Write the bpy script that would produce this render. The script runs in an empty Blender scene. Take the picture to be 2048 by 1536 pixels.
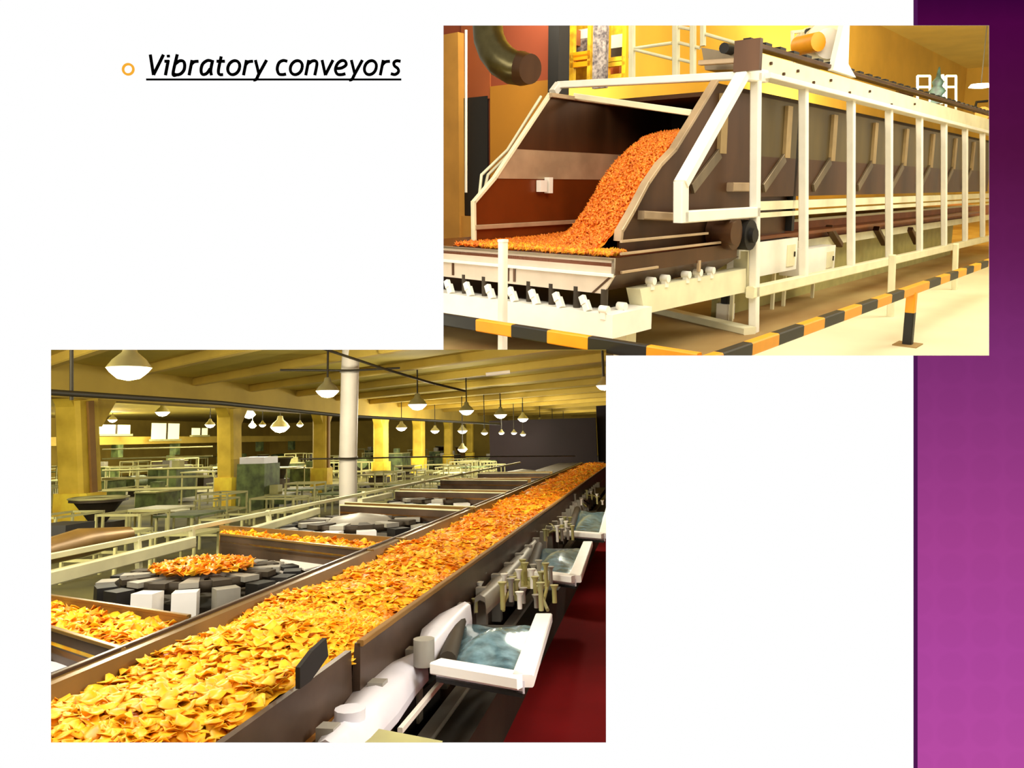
import bpy, bmesh, math, random
from mathutils import Vector, Matrix
random.seed(7)
R = random.random
PX, PY, F = 1000.0, 631.0, 1554.0
W, H = 2048.0, 1536.0
sc = bpy.context.scene
col = sc.collection

# ------------------------------------------------------------------ materials
def lin(h):
    h = h.lstrip('#')
    v = [int(h[i:i+2], 16) / 255 for i in (0, 2, 4)]
    return tuple((c / 12.92 if c <= .04045 else ((c + .055) / 1.055) ** 2.4) for c in v) + (1,)

def mat(name, hexc, rough=.6, metal=0, var=.18, scale=6, hex2=None, emit=None, bump=0, detail=4, stretch=None):
    m = bpy.data.materials.new(name); m.use_nodes = True
    nt = m.node_tree; N = nt.nodes; L = nt.links
    b = N['Principled BSDF']
    b.inputs['Roughness'].default_value = rough
    b.inputs['Metallic'].default_value = metal
    tc = N.new('ShaderNodeTexCoord'); nz = N.new('ShaderNodeTexNoise')
    nz.inputs['Scale'].default_value = scale; nz.inputs['Detail'].default_value = detail
    mp = N.new('ShaderNodeMapping')
    if stretch: mp.inputs['Scale'].default_value = stretch
    L.new(tc.outputs['Object'], mp.inputs[0]); L.new(mp.outputs[0], nz.inputs['Vector'])
    r = N.new('ShaderNodeValToRGB')
    c = lin(hexc)
    c2 = lin(hex2) if hex2 else tuple(x * (1 - var) for x in c[:3]) + (1,)
    r.color_ramp.elements[0].position = .35; r.color_ramp.elements[1].position = .65
    r.color_ramp.elements[0].color = c2; r.color_ramp.elements[1].color = c
    L.new(nz.outputs['Fac'], r.inputs[0]); L.new(r.outputs[0], b.inputs['Base Color'])
    if bump:
        bp = N.new('ShaderNodeBump'); bp.inputs['Strength'].default_value = bump
        L.new(nz.outputs['Fac'], bp.inputs['Height']); L.new(bp.outputs[0], b.inputs['Normal'])
    if emit:
        b.inputs['Emission Color'].default_value = c
        b.inputs['Emission Strength'].default_value = emit
    return m

M = {
 'white': mat('white_paint', 'f8f4e8', .5, 0, .08, 3),
 'cream': mat('cream_paint', 'eee8c4', .5, 0, .12, 3),
 'steel': mat('dull_steel', '8c7c64', .34, .55, .35, 2.2, stretch=(1, 1, .3)),
 'rib': mat('rib_highlight', 'b89c6c', .4, .2, .2, 3),
 'greenish': mat('greenish_steel', '6c5c38', .36, .4, .4, 1.4, stretch=(1, 1, .25)),
 'steel_dark': mat('dark_steel', '5e3f28', .36, .5, .5, 1.4, stretch=(1, 1, .25)),
 'steel_int': mat('lining_chip_reflection', '7a3a14', .3, .35, .35, 1.1),  # red-brown puts the chips' reflection into the steel colour
 'band': mat('pale_steel_and_sheen', 'c9ae8c', .4, .3, .35, 1.6),
 'pan': mat('feeder_steel', 'd6c6b2', .5, .0, .12, 3),
 'black': mat('black_parts_and_shade', '0e0907', .6, 0, .3, 8),
 'brown': mat('brown_wall', '9c4e22', .8, 0, .2, .6),
 'maroon': mat('red_brown_wall', '8e3f20', .8, 0, .18, .5),
 'ochre': mat('ochre_wall', 'b87a18', .8, 0, .18, .5),
 'tan': mat('tan_column', 'c8903c', .8, 0, .2, 1.2),
 'yellow_wall': mat('yellow_wall', 'dcb044', .8, 0, .16, .4),
 'yellow_ceiling': mat('yellow_ceiling', 'dcc058', .8, 0, .12, .5),
 'yellow': mat('machine_yellow', 'e8c22c', .5, 0, .3, 5, hex2='b88a20'),
 'hazard': mat('hazard_yellow', 'f2a010', .45, 0, .1, 5),
 'hazard_dark': mat('hazard_black', '0c0906', .5, 0, .3, 5),
 'pit': mat('brown_floor', 'b39a66', .7, 0, .2, .8, hex2='94703e', stretch=(.4, 1, 1)),
 'apron': mat('concrete_floor', 'eee6c4', .75, 0, .12, .7),
 'redpan': mat('rusty_pan', 'b46a38', .5, .1, .3, 2),
 'duct': mat('galvanised_duct', '645c3e', .3, .85, .25, 6),
 'mottled': mat('mottled_column', '8a807c', .7, 0, .5, 12, hex2='3c3438'),
 'orangewood': mat('orange_primer', 'cc6a2c', .5, 0, .3, 4),
 'green': mat('green_motor', '243c32', .5, 0, .5, 8, hex2='0c1612'),
 # lower room
 'olive': mat('olive_ceiling', 'cdb850', .8, 0, .15, .7),
 'olive_beam': mat('olive_beam', 'c8aa48', .8, 0, .2, .7),
 'colyellow': mat('yellow_column', 'd8b83c', .7, 0, .2, 1.5, hex2='b89a28'),
 'plinth': mat('yellow_plinth', 'ecd23c', .7, 0, .2, 2, hex2='d0a828'),
 'chan': mat('brown_channel', '8c6428', .7, 0, .2, 2),
 'post': mat('pale_post', 'e4dcd0', .55, 0, .12, 1.5),
 'rail2': mat('pale_green_rail', 'e6e4b8', .5, 0, .15, 3),
 'rim': mat('olive_rim', '8e6c34', .38, .45, .3, 2.5, stretch=(1, 1, 1)),
 'bed': mat('oily_pan', 'b87a2c', .35, .25, .3, 3),
 'side': mat('conveyor_side', '5e4a3c', .4, .45, .4, 3),
 'grey': mat('bracket_grey', 'a8a398', .5, .2, .2, 4),
 'lilac': mat('pale_enamel', 'e2dfe8', .4, 0, .1, 4),
 'traywhite': mat('tray_enamel', 'faf6f2', .4, 0, .05, 4),
 'redfloor': mat('red_floor', '8a1c20', .95, 0, .12, .7, hex2='741a1a'),
 'hallfloor': mat('hall_floor', '6a6434', .8, 0, .4, .6, hex2='3a3820'),
 'hallgreen': mat('machine_green', '6c7c44', .6, 0, .4, 3, hex2='3a4424'),
 'halldark': mat('machine_dark_brown', '3c3020', .7, 0, .4, 3),  # plain dark brown shared by many machine parts
 'hallcream': mat('machine_cream', 'b4b078', .6, 0, .2, 3),
 'purple_wall': mat('dark_plum_wall', '16060c', .9, 0, .3, .4),
 'blueglass': mat('bluish_bag_film', '7aa0b0', .15, .2, .4, 9, hex2='3c5c68'),
 'lime': mat('olive_plate', 'b0a868', .5, 0, .2, 4),
 'lampglow': mat('lamp_glow', 'fff6e8', .5, 0, 0, 1, emit=3.0),
 'windowglow': mat('window_glow', 'fff4b0', .5, 0, 0, 1, emit=1.1),
 'lampmetal': mat('lamp_reflector', 'b0a878', .4, .3, .2, 4),
 'cable': mat('cable_black', '2c2410', .6, 0, .2, 4),
}

M['redfloor'].node_tree.nodes['Principled BSDF'].inputs['Specular IOR Level'].default_value = .05
def chipmat(name, stops, scale):
    m = bpy.data.materials.new(name); m.use_nodes = True
    nt = m.node_tree; N = nt.nodes; L = nt.links; b = N['Principled BSDF']
    b.inputs['Roughness'].default_value = .45
    tc = N.new('ShaderNodeTexCoord'); oi = N.new('ShaderNodeObjectInfo')
    add = N.new('ShaderNodeVectorMath'); add.operation = 'ADD'
    sc_ = N.new('ShaderNodeMath'); sc_.operation = 'MULTIPLY'; sc_.inputs[1].default_value = 37
    L.new(oi.outputs['Random'], sc_.inputs[0])
    L.new(tc.outputs['Object'], add.inputs[0]); L.new(sc_.outputs[0], add.inputs[1])
    nz = N.new('ShaderNodeTexNoise'); nz.inputs['Scale'].default_value = scale; nz.inputs['Detail'].default_value = 5
    L.new(add.outputs[0], nz.inputs['Vector'])
    r = N.new('ShaderNodeValToRGB'); cr = r.color_ramp
    while len(cr.elements) < len(stops): cr.elements.new(.5)
    for e, (p, c) in zip(cr.elements, stops): e.position = p; e.color = lin(c)
    L.new(nz.outputs['Fac'], r.inputs[0]); L.new(r.outputs[0], b.inputs['Base Color'])
    bp = N.new('ShaderNodeBump'); bp.inputs['Strength'].default_value = .3
    L.new(nz.outputs['Fac'], bp.inputs['Height']); L.new(bp.outputs[0], b.inputs['Normal'])
    return m
M['chip'] = chipmat('fried_chip', [(.22, 'dc8808'), (.4, 'f8a80e'), (.55, 'ffc01a'), (.75, 'ffdc50')], 9)
M['chip_deep'] = chipmat('deep_fried_chip', [(.3, 'd87008'), (.5, 'f08e0c'), (.75, 'ffaa20')], 9)
M['puff'] = chipmat('orange_puff', [(.3, 'c45408'), (.5, 'e87a18'), (.72, 'f8a034')], 14)
M['puff_low'] = chipmat('golden_puff', [(.3, 'd88a10'), (.55, 'f0a818'), (.75, 'f4c030')], 14)

# ------------------------------------------------------------------ rooms
class Room:
    def __init__(s, a, u, cam):
        a = Vector(a).normalized(); u = Vector(u); u = (u - a * u.dot(a)).normalized(); b = u.cross(a)
        s.R = Matrix((a, b, u))
        s.cam = Vector((0, 0, cam))
        s.M = s.R.transposed().to_4x4() @ Matrix.Translation(-s.cam)
    def ray(s, x, y): return s.R @ Vector((x - PX, F, -(y - PY)))
    def on(s, x, y, ax, v):
        d = s.ray(x, y); t = (v - s.cam[ax]) / d[ax]; return s.cam + d * t
    def A(s, x, y, v): return s.on(x, y, 0, v)
    def B(s, x, y, v): return s.on(x, y, 1, v)
    def Hh(s, x, y, v): return s.on(x, y, 2, v)
    def D(s, x, y, dep): return s.cam + s.ray(x, y) * (dep / F)
    def pix(s, p):
        w = s.R.transposed() @ (Vector(p) - s.cam); return PX + w.x / w.y * F, PY - w.z / w.y * F
R1 = Room((1406, F, 259), (0, -259, F), 2.0)
R2 = Room((303, F, -237), (-250, F, 9870), 0.0)
V = Vector
WORLD = type('W', (), {})(); WORLD.M = Matrix.Identity(4)

class MB:
    def __init__(s): s.v = []; s.f = []; s.mi = []; s.cur = 0; s.sm = []
    def add(s, vs, fs, smooth=False):
        n = len(s.v); s.v += [V(p) for p in vs]
        for f in fs: s.f.append([i + n for i in f]); s.mi.append(s.cur); s.sm.append(smooth)
    def prism(s, pts, ex):
        ex = V(ex); pts = [V(p) for p in pts]; n = len(pts)
        s.add(pts + [p + ex for p in pts], [list(range(n))[::-1], [i + n for i in range(n)]] + [[i, (i + 1) % n, (i + 1) % n + n, i + n] for i in range(n)]); return s
    def box(s, lo, hi):
        lo = V(lo); hi = V(hi)
        s.prism([(lo.x, lo.y, lo.z), (hi.x, lo.y, lo.z), (hi.x, hi.y, lo.z), (lo.x, hi.y, lo.z)], (0, 0, hi.z - lo.z)); return s
    def cbox(s, c, sz, rz=0, rx=0):
        m = Matrix.Translation(c) @ Matrix.Rotation(rz, 4, 'Z') @ Matrix.Rotation(rx, 4, 'X')
        q = [m @ V((x * sz[0] / 2, y * sz[1] / 2, -sz[2] / 2)) for x, y in ((-1, -1), (1, -1), (1, 1), (-1, 1))]
        s.prism(q, (m.to_3x3() @ V((0, 0, sz[2])))); return s
    def beam(s, p, q, w, d=None, up=(0, 0, 1)):
        # bevelled rectangular bar, w across, d along 'up'
        p = V(p); q = V(q); d = d or w; ax = (q - p).normalized(); up = V(up)
        if abs(ax.dot(up)) > .95: up = V((1, 0, 0))
        x = ax.cross(up).normalized(); y = x.cross(ax).normalized()
        c = min(w, d) * .12
        pr = [(w/2-c, d/2), (w/2, d/2-c), (w/2, -d/2+c), (w/2-c, -d/2), (-w/2+c, -d/2), (-w/2, -d/2+c), (-w/2, d/2-c), (-w/2+c, d/2)]
        s.prism([p + x * a + y * b for a, b in pr], q - p); return s
    def tube(s, pts, r, n=10, cap=True):
        pts = [V(p) for p in pts]; rings = []
        rr = r if isinstance(r, (list, tuple)) else [r] * len(pts)
        x = None
        for i, p in enumerate(pts):
            t = (pts[min(i + 1, len(pts) - 1)] - pts[max(i - 1, 0)]).normalized()
            if x is None:
                x = t.cross(V((0, 0, 1)));
                if x.length < .1: x = t.cross(V((1, 0, 0)))
            x = (x - t * x.dot(t)).normalized(); y = t.cross(x)
            rings.append([p + (x * math.cos(k * 2 * math.pi / n) + y * math.sin(k * 2 * math.pi / n)) * rr[i] for k in range(n)])
        vs = [p for g in rings for p in g]; fs = []
        for i in range(len(rings) - 1):
            for k in range(n): fs.append([i * n + k, i * n + (k + 1) % n, (i + 1) * n + (k + 1) % n, (i + 1) * n + k])
        s.add(vs, fs, True)
        if cap:
            s.add(rings[0], [list(range(n))[::-1]]); s.add(rings[-1], [list(range(n))])
        return s
    def lathe(s, c, prof, n=20, a0=0, a1=2 * math.pi, squash=1):
        c = V(c); m = len(prof); full = abs(a1 - a0 - 2 * math.pi) < 1e-4
        k = n if full else n + 1
        vs = [c + V((r * math.cos(a0 + (a1 - a0) * i / n), r * math.sin(a0 + (a1 - a0) * i / n) * squash, z)) for i in range(k) for r, z in prof]
        fs = []
        for i in range(n):
            j = (i + 1) % k
            for t in range(m - 1): fs.append([i * m + t, j * m + t, j * m + t + 1, i * m + t + 1])
        s.add(vs, fs, True); return s
    def sheet(s, grid, th=None):
        n = len(grid); m = len(grid[0]); top = [p for r in grid for p in r]
        fs = [[i * m + j, (i + 1) * m + j, (i + 1) * m + j + 1, i * m + j + 1] for i in range(n - 1) for j in range(m - 1)]
        s.add(top, fs, True)
        if th:
            s.add([V(p) - V((0, 0, th)) for p in top], [f[::-1] for f in fs])
            loop = [(i, 0) for i in range(n)] + [(n - 1, j) for j in range(1, m)] + [(i, m - 1) for i in range(n - 2, -1, -1)] + [(0, j) for j in range(m - 2, 0, -1)]
            L = len(loop); t = [V(grid[i][j]) for i, j in loop]
            s.add(t + [p - V((0, 0, th)) for p in t], [[i, (i + 1) % L, (i + 1) % L + L, i + L] for i in range(L)])
        return s
    def center(s):
        lo = V([min(p[i] for p in s.v) for i in range(3)]); hi = V([max(p[i] for p in s.v) for i in range(3)])
        return V(((lo.x + hi.x) / 2, (lo.y + hi.y) / 2, lo.z))

ROOMOBJ = []   # (object, room) for the partition cut
def mkmesh(name, mb, mats, org, clip=None):
    me = bpy.data.meshes.new(name)
    me.from_pydata([p - org for p in mb.v], [], mb.f)
    if not isinstance(mats, (list, tuple)): mats = [mats]
    for m in mats: me.materials.append(M[m] if isinstance(m, str) else m)
    for p, mi, sm in zip(me.polygons, mb.mi, mb.sm): p.material_index = mi; p.use_smooth = sm
    bm = bmesh.new(); bm.from_mesh(me); bmesh.ops.recalc_face_normals(bm, faces=bm.faces)
    bm.to_mesh(me); bm.free()
    return me

def cut(o, Mw, room):
    """saw the room off where the floor slab between the two rooms stands"""
    if room is WORLD: return
    me = o.data; Mi = Mw.inverted()
    def plane(n):   # plane through the slab's line of sight, world normal n
        no = (Mi.to_3x3().transposed().inverted() @ V(n)); return Mi @ V((0, 0, 0)), (Mw.to_3x3().transposed() @ V(n)).normalized()
    ws = [Mw @ v.co for v in me.vertices]
    yc = 699.3
    def bad(w):
        if w.y < .5: return False
        x, y = PX + w.x / w.y * F, PY - w.z / w.y * F
        return (x < 1212.5 and y > yc) if room is R1 else (x > 450 and y < yc)
    if not any(bad(w) for w in ws):
        # could still span; test face boxes
        xs = [(PX + w.x / w.y * F, PY - w.z / w.y * F) for w in ws if w.y > .5]
        if not xs: return
        if room is R1 and not (min(x for x, y in xs) < 1212 and max(y for x, y in xs) > yc): return
        if room is R2 and not (max(x for x, y in xs) > 450 and min(y for x, y in xs) < yc): return
    bm = bmesh.new(); bm.from_mesh(me)
    xv = 1212.5 if room is R1 else 450
    for n in ((F, -(xv - PX), 0), (0, (yc - PY), F)):
        co, no = plane(n)
        bmesh.ops.bisect_plane(bm, geom=bm.verts[:] + bm.edges[:] + bm.faces[:], plane_co=co, plane_no=no, dist=1e-6)
    dead = [f for f in bm.faces if bad(Mw @ f.calc_center_median())]
    bmesh.ops.delete(bm, geom=dead, context='FACES')
    bm.to_mesh(me); bm.free()

class Thing:
    def __init__(s, room, name, label, cat, org, group=None):
        s.room = room; s.org = V(org)
        s.e = bpy.data.objects.new(name, None); col.objects.link(s.e)
        s.e.empty_display_size = .1
        s.e.matrix_world = room.M @ Matrix.Translation(s.org)
        s.e['label'] = label; s.e['category'] = cat
        if group: s.e['group'] = group
    def part(s, name, mb, mats, parent=None, label=None, kind=None):
        o = bpy.data.objects.new(name, mkmesh(name, mb, mats, s.org)); col.objects.link(o)
        o.parent = parent or s.e
        if label: o['label'] = label
        if kind: o['kind'] = kind
        cut(o, s.room.M @ Matrix.Translation(s.org), s.room)
        return o

def single(room, name, mb, mats, label=None, cat=None, group=None, kind=None):
    org = mb.center()
    o = bpy.data.objects.new(name, mkmesh(name, mb, mats, org)); col.objects.link(o)
    o.matrix_world = room.M @ Matrix.Translation(org)
    if label: o['label'] = label
    if cat: o['category'] = cat
    if group: o['group'] = group
    if kind: o['kind'] = kind
    cut(o, room.M @ Matrix.Translation(org), room)
    return o

def copy_tree(o, mw):
    c = o.copy(); col.objects.link(c); c.matrix_world = mw
    for ch in [x for x in bpy.data.objects if x.parent == o]:
        d = ch.copy(); col.objects.link(d); d.parent = c
        for g in [x for x in bpy.data.objects if x.parent == ch]:
            e = g.copy(); col.objects.link(e); e.parent = d
    return c

# ------------------------------------------------------------------ the slide wall
PD = 2.2; K = PD / F
def sl(x, y, off=0): return V(((x - PX) * K, PD - off, -(y - PY) * K))
wallmat = bpy.data.materials.new('glowing_white_panel'); wallmat.use_nodes = True
_n = wallmat.node_tree.nodes; _n.remove(_n['Principled BSDF']); _e = _n.new('ShaderNodeEmission')
_e.inputs[0].default_value = (1, 1, 1, 1); _e.inputs[1].default_value = 1.0  # glow replaces lamplight to keep the panel evenly white
wallmat.node_tree.links.new(_e.outputs[0], _n['Material Output'].inputs[0])
M['back'] = mat('panel_back', '9a9488', .8, 0, .1, 2)
def printmat(name, hexc):
    m = bpy.data.materials.new(name); m.use_nodes = True; n = m.node_tree.nodes
    n.remove(n['Principled BSDF']); e = n.new('ShaderNodeEmission'); e.inputs[0].default_value = lin(hexc)  # printed colours glow too instead of being lit
    m.node_tree.links.new(e.outputs[0], n['Material Output'].inputs[0]); return m
M['amber'] = printmat('amber_print', 'f8b034')
M['ink'] = printmat('black_print', '000000')

TH = .02
def panel_with_hole():
    mb = MB()
    hole = [(887, 51), (1978, 51), (1978, 711), (1212, 711), (1212, 1485), (102, 1485), (102, 699.5), (887, 699.5)]
    outer = [(-500, -450), (2600, -450), (2600, 1950), (-500, 1950)]
    g = 14
    holeb = [(887 - g, 51 - g), (1978 + g, 51 - g), (1978 + g, 711 + g), (1212 + g, 711 + g), (1212 + g, 1485 + g), (102 - g, 1485 + g), (102 - g, 699.5 - g), (887 - g, 699.5 - g)]
    xs = sorted({p[0] for p in hole} | {-500, 2600}); ys = sorted({p[1] for p in hole} | {-450, 1950})
    def inside(x, y): return (887 < x < 1978 and 51 < y < 711 and not (x < 887)) or (102 < x < 1212 and 699.5 < y < 1485)
    for i in range(len(xs) - 1):
        for j in range(len(ys) - 1):
            cx = (xs[i] + xs[i+1]) / 2; cy = (ys[j] + ys[j+1]) / 2
            if inside(cx, cy): continue
            mb.cur = 0
            q = [(xs[i], ys[j]), (xs[i+1], ys[j]), (xs[i+1], ys[j+1]), (xs[i], ys[j+1])]
            mb.add([sl(*p) for p in q], [[0, 1, 2, 3]])
    mb.cur = 1
    xs = sorted({p[0] for p in holeb} | {-500, 2600}); ys = sorted({p[1] for p in holeb} | {-450, 1950})
    def insb(x, y): return (887 - g < x < 1978 + g and 51 - g < y < 711 + g) or (102 - g < x < 1212 + g and 699.5 - g < y < 1485 + g)
    for i in range(len(xs) - 1):
        for j in range(len(ys) - 1):
            cx = (xs[i] + xs[i+1]) / 2; cy = (ys[j] + ys[j+1]) / 2
            if insb(cx, cy): continue
            q = [(xs[i], ys[j]), (xs[i+1], ys[j]), (xs[i+1], ys[j+1]), (xs[i], ys[j+1])]
            mb.add([sl(*p) + V((0, TH, 0)) for p in q], [[3, 2, 1, 0]])
    for a, b in ((hole, holeb), (outer, outer)):
        for i in range(len(a)):
            j = (i + 1) % len(a)
            mb.add([sl(*a[i]), sl(*a[j]), sl(*b[j]) + V((0, TH, 0)), sl(*b[i]) + V((0, TH, 0))], [[0, 1, 2, 3]])
    return mb
o = single(WORLD, 'wall_front', panel_with_hole(), [wallmat, 'back'], kind='structure')

# thin sill between the two openings
# (wedge whose faces run almost along the line of sight)
mb = MB()
def rp(x, y, d): return V(((x - PX) / F * d, d, -(y - PY) / F * d))
d0, d1 = PD + TH + .01, 7.0
mb.add([rp(890, 699.4, d0), rp(1212, 699.4, d0), rp(1212, 699.4, d1), rp(890, 699.4, d1),
        rp(890, 700.4, d0), rp(1212, 700.4, d0), rp(1212, 700.2, d1), rp(890, 700.2, d1)],
       [[0, 1, 2, 3], [4, 7, 6, 5], [0, 4, 5, 1], [1, 5, 6, 2], [2, 6, 7, 3], [3, 7, 4, 0]])
single(WORLD, 'trim_1', mb, 'olive', kind='structure')

# purple band printed down the right side
bm_ = bpy.data.materials.new('purple_print'); bm_.use_nodes = True
nt = bm_.node_tree; N = nt.nodes; L = nt.links; N.remove(N['Principled BSDF'])
em = N.new('ShaderNodeEmission'); L.new(em.outputs[0], N['Material Output'].inputs[0])  # band colours are self-glowing, not lit by a lamp
tc = N.new('ShaderNodeTexCoord'); sp = N.new('ShaderNodeSeparateXYZ'); L.new(tc.outputs['Object'], sp.inputs[0])
mr = N.new('ShaderNodeMapRange'); mr.inputs[1].default_value = 1696 * K; mr.inputs[2].default_value = 160 * K
L.new(sp.outputs['Z'], mr.inputs[0])
cr = N.new('ShaderNodeValToRGB'); L.new(mr.outputs[0], cr.inputs[0])
stops = [(0, '3c0438'), (.03, '4a063f'), (.2, '52123f'), (.33, '641e54'), (.45, '7c2e70'), (.58, '923880'), (.7, 'a4408e'), (.85, 'ae469c'), (1, 'b84ca2')]
while len(cr.color_ramp.elements) < len(stops): cr.color_ramp.elements.new(.5)
for e, (p, c) in zip(cr.color_ramp.elements, stops): e.position = p; e.color = lin(c)
# harlequin pattern of faint circles
mpn = N.new('ShaderNodeMapping'); mpn.inputs['Scale'].default_value = (1 / (68 * K), 0, 1 / (66 * K)); L.new(tc.outputs['Object'], mpn.inputs[0])
def frac(sock):
    f = N.new('ShaderNodeMath'); f.operation = 'FRACT'; L.new(sock, f.inputs[0])
    g = N.new('ShaderNodeMath'); g.operation = 'SUBTRACT'; L.new(f.outputs[0], g.inputs[0]); g.inputs[1].default_value = .5; return g.outputs[0]
sp2 = N.new('ShaderNodeSeparateXYZ'); L.new(mpn.outputs[0], sp2.inputs[0])
cx = N.new('ShaderNodeCombineXYZ'); L.new(frac(sp2.outputs['X']), cx.inputs[0]); L.new(frac(sp2.outputs['Z']), cx.inputs[2])
ln = N.new('ShaderNodeVectorMath'); ln.operation = 'LENGTH'; L.new(cx.outputs[0], ln.inputs[0])
mc = N.new('ShaderNodeMapRange'); mc.inputs[1].default_value = .38; mc.inputs[2].default_value = .5; mc.inputs[3].default_value = .975; mc.inputs[4].default_value = 1.01
L.new(ln.outputs['Value'], mc.inputs[0])
ml = N.new('ShaderNodeVectorMath'); ml.operation = 'SCALE'; L.new(cr.outputs[0], ml.inputs[0]); L.new(mc.outputs[0], ml.inputs['Scale'])
L.new(ml.outputs[0], em.inputs[0])
t = Thing(WORLD, 'purple_band', 'tall purple ornamental band down the right side of the white panel', 'band', sl(1937, 1696, .002))
mb = MB()
for x0, x1, y0, y1 in ((1827, 2600, -450, 51), (1978, 2600, 51, 711), (1827, 2600, 711, 1950)):
    mb.box(sl(x0, y1, .002), sl(x1, y0, 0) - V((0, .0004, 0)))
t.part('band_face', mb, bm_)
mb = MB()
for y0, y1 in ((-450, 51), (711, 1950)): mb.box(sl(1826, y1, .0032), sl(1834, y0, .0022))
t.part('band_edge', mb, printmat('dark_purple_print', '4e1850'), label='dark purple edge line of the band')
# heading
def disc2d(mb, cx, cy, r0, r1, off, n=40):
    vs = []
    for k in range(n):
        c, s = math.cos(2 * math.pi * k / n), math.sin(2 * math.pi * k / n)
        vs += [sl(cx + r0 * c, cy + r0 * s, off), sl(cx + r1 * c, cy + r1 * s, off), sl(cx + r1 * c, cy + r1 * s, .0003), sl(cx + r0 * c, cy + r0 * s, .0003)]
    fs = []
    for k in range(n):
        a = 4 * k; b = 4 * ((k + 1) % n)
        for q in range(4): fs.append([a + q, a + (q + 1) % 4, b + (q + 1) % 4, b + q])
    mb.add(vs, fs)
mb = MB(); disc2d(mb, 257, 139, 8, 12.5, .003)
single(WORLD, 'bullet_ring', mb, 'amber', 'small amber ring bullet left of the underlined heading', 'bullet')

def stroke(mb, pts, w, off=.003):
    """flat pen stroke of constant width through zoomed points (3.303 px per photo px)"""
    S = 3.3032
    P = [V((p[0] / S + 220, p[1] / S + 80)) for p in pts]
    # catmull smoothing when more than 2 points
    if len(P) > 2:
        Q = []
        for i in range(len(P) - 1):
            p0 = P[max(i - 1, 0)]; p1 = P[i]; p2 = P[i + 1]; p3 = P[min(i + 2, len(P) - 1)]
            for k in range(6):
                t_ = k / 6
                Q.append(.5 * ((2 * p1) + (p2 - p0) * t_ + (2 * p0 - 5 * p1 + 4 * p2 - p3) * t_ ** 2 + (3 * p1 - p0 - 3 * p2 + p3) * t_ ** 3))
        Q.append(P[-1]); P = Q
    l, r = [], []
    for i, p in enumerate(P):
        d = (P[min(i + 1, len(P) - 1)] - P[max(i - 1, 0)]).normalized(); n = V((-d.y, d.x)) * w / 2
        l.append(p + n); r.append(p - n)
    m = len(P); vs = []
    for a in (l, r):
        for p in a: vs.append(sl(p.x, p.y, off))
    for a in (l, r):
        for p in a: vs.append(sl(p.x, p.y, .0003))
    fs = []
    for i in range(m - 1):
        fs += [[i, i + 1, m + i + 1, m + i], [2*m + i, 2*m + i + 1, i + 1, i], [m + i, m + i + 1, 3*m + i + 1, 3*m + i], [3*m+i, 3*m+i+1, 2*m+i+1, 2*m+i]]
    fs += [[0, m, 3 * m, 2 * m], [m - 1, 2 * m - 1, 4 * m - 1, 3 * m - 1]]
    mb.add(vs, fs)
t = Thing(WORLD, 'heading_lettering', 'underlined italic black heading Vibratory conveyors at the top left', 'lettering', sl(548, 160, 0))
XH, BL = 133, 234   # x-height line, baseline in zoomed px
def o_(x0, x1, y0=138, y1=230, n=12):   # closed slanted oval
    cx_, cy_ = (x0 + x1) / 2, (y0 + y1) / 2
    return [(cx_ + (x1 - x0) / 2 * math.cos(a) - (math.sin(a)) * 8, cy_ + (y1 - y0) / 2 * math.sin(a)) for a in [2 * math.pi * k / n for k in range(n + 1)]]
LET = [
 [[(268, 98), (289, 232)], [(355, 98), (289, 232)]],                                                  # V
 [[(362, 142), (392, 142)], [(387, 134), (368, 234)], [(387, 100), (388, 116)]],                                           # i
 [[(446, 96), (418, 224), (440, 232)], [(432, 160), (460, 140), (486, 142), (495, 166), (490, 200), (468, 225), (440, 231), (420, 222)]],  # b
 [[(544, 134), (524, 234)], [(536, 166), (556, 146), (586, 142)]],                                     # r
 [[(672, 140), (645, 137), (614, 160), (603, 200), (612, 228), (640, 222), (664, 190)], [(680, 134), (667, 200), (672, 234)]],          # a
 [[(736, 110), (718, 200), (724, 228), (748, 230)], [(706, 142), (760, 142)]],                        # t
 [o_(780, 858)],                                                                                        # o
 [[(903, 134), (883, 234)], [(896, 166), (916, 146), (946, 142)]],                                     # r
 [[(962, 134), (985, 226)], [(1036, 134), (985, 226), (968, 260), (948, 266)]],                        # y
 [[(1172, 142), (1145, 137), (1118, 152), (1106, 190), (1116, 224), (1140, 230), (1164, 226)]],         # c
 [o_(1193, 1271)],                                                                                      # o
 [[(1314, 134), (1294, 234)], [(1308, 162), (1334, 142), (1358, 140), (1368, 160), (1354, 234)]],       # n
 [[(1402, 134), (1424, 234)], [(1474, 134), (1424, 232)]],                                             # v
 [[(1492, 190), (1530, 186), (1560, 166), (1554, 142), (1530, 138), (1504, 158), (1490, 196), (1502, 226), (1530, 230), (1556, 224)]],  # e
 [[(1595, 134), (1618, 226)], [(1668, 134), (1618, 226), (1600, 260), (1580, 266)]],                   # y
 [o_(1682, 1760)],                                                                                      # o
 [[(1806, 134), (1786, 234)], [(1800, 166), (1820, 146), (1850, 142)]],                                # r
 [[(1920, 142), (1893, 139), (1876, 152), (1880, 172), (1902, 190), (1906, 212), (1884, 229), (1856, 224)]],  # s
]
for strokes in LET:
    mb = MB()
    for k, s_ in enumerate(strokes): stroke(mb, s_, 5.6, .003 + k * .0002)
    t.part('letter', mb, 'ink')
mb = MB(); stroke(mb, [(241, 262), (1925, 262)], 3.6, .0028); t.part('underline', mb, 'ink')

# ================================================================== UPPER ROOM
r = R1
bP, bH, bL = 4.44, 4.75, 6.95
def pl(mb, pts, ex): return mb.prism(pts, ex)
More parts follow.
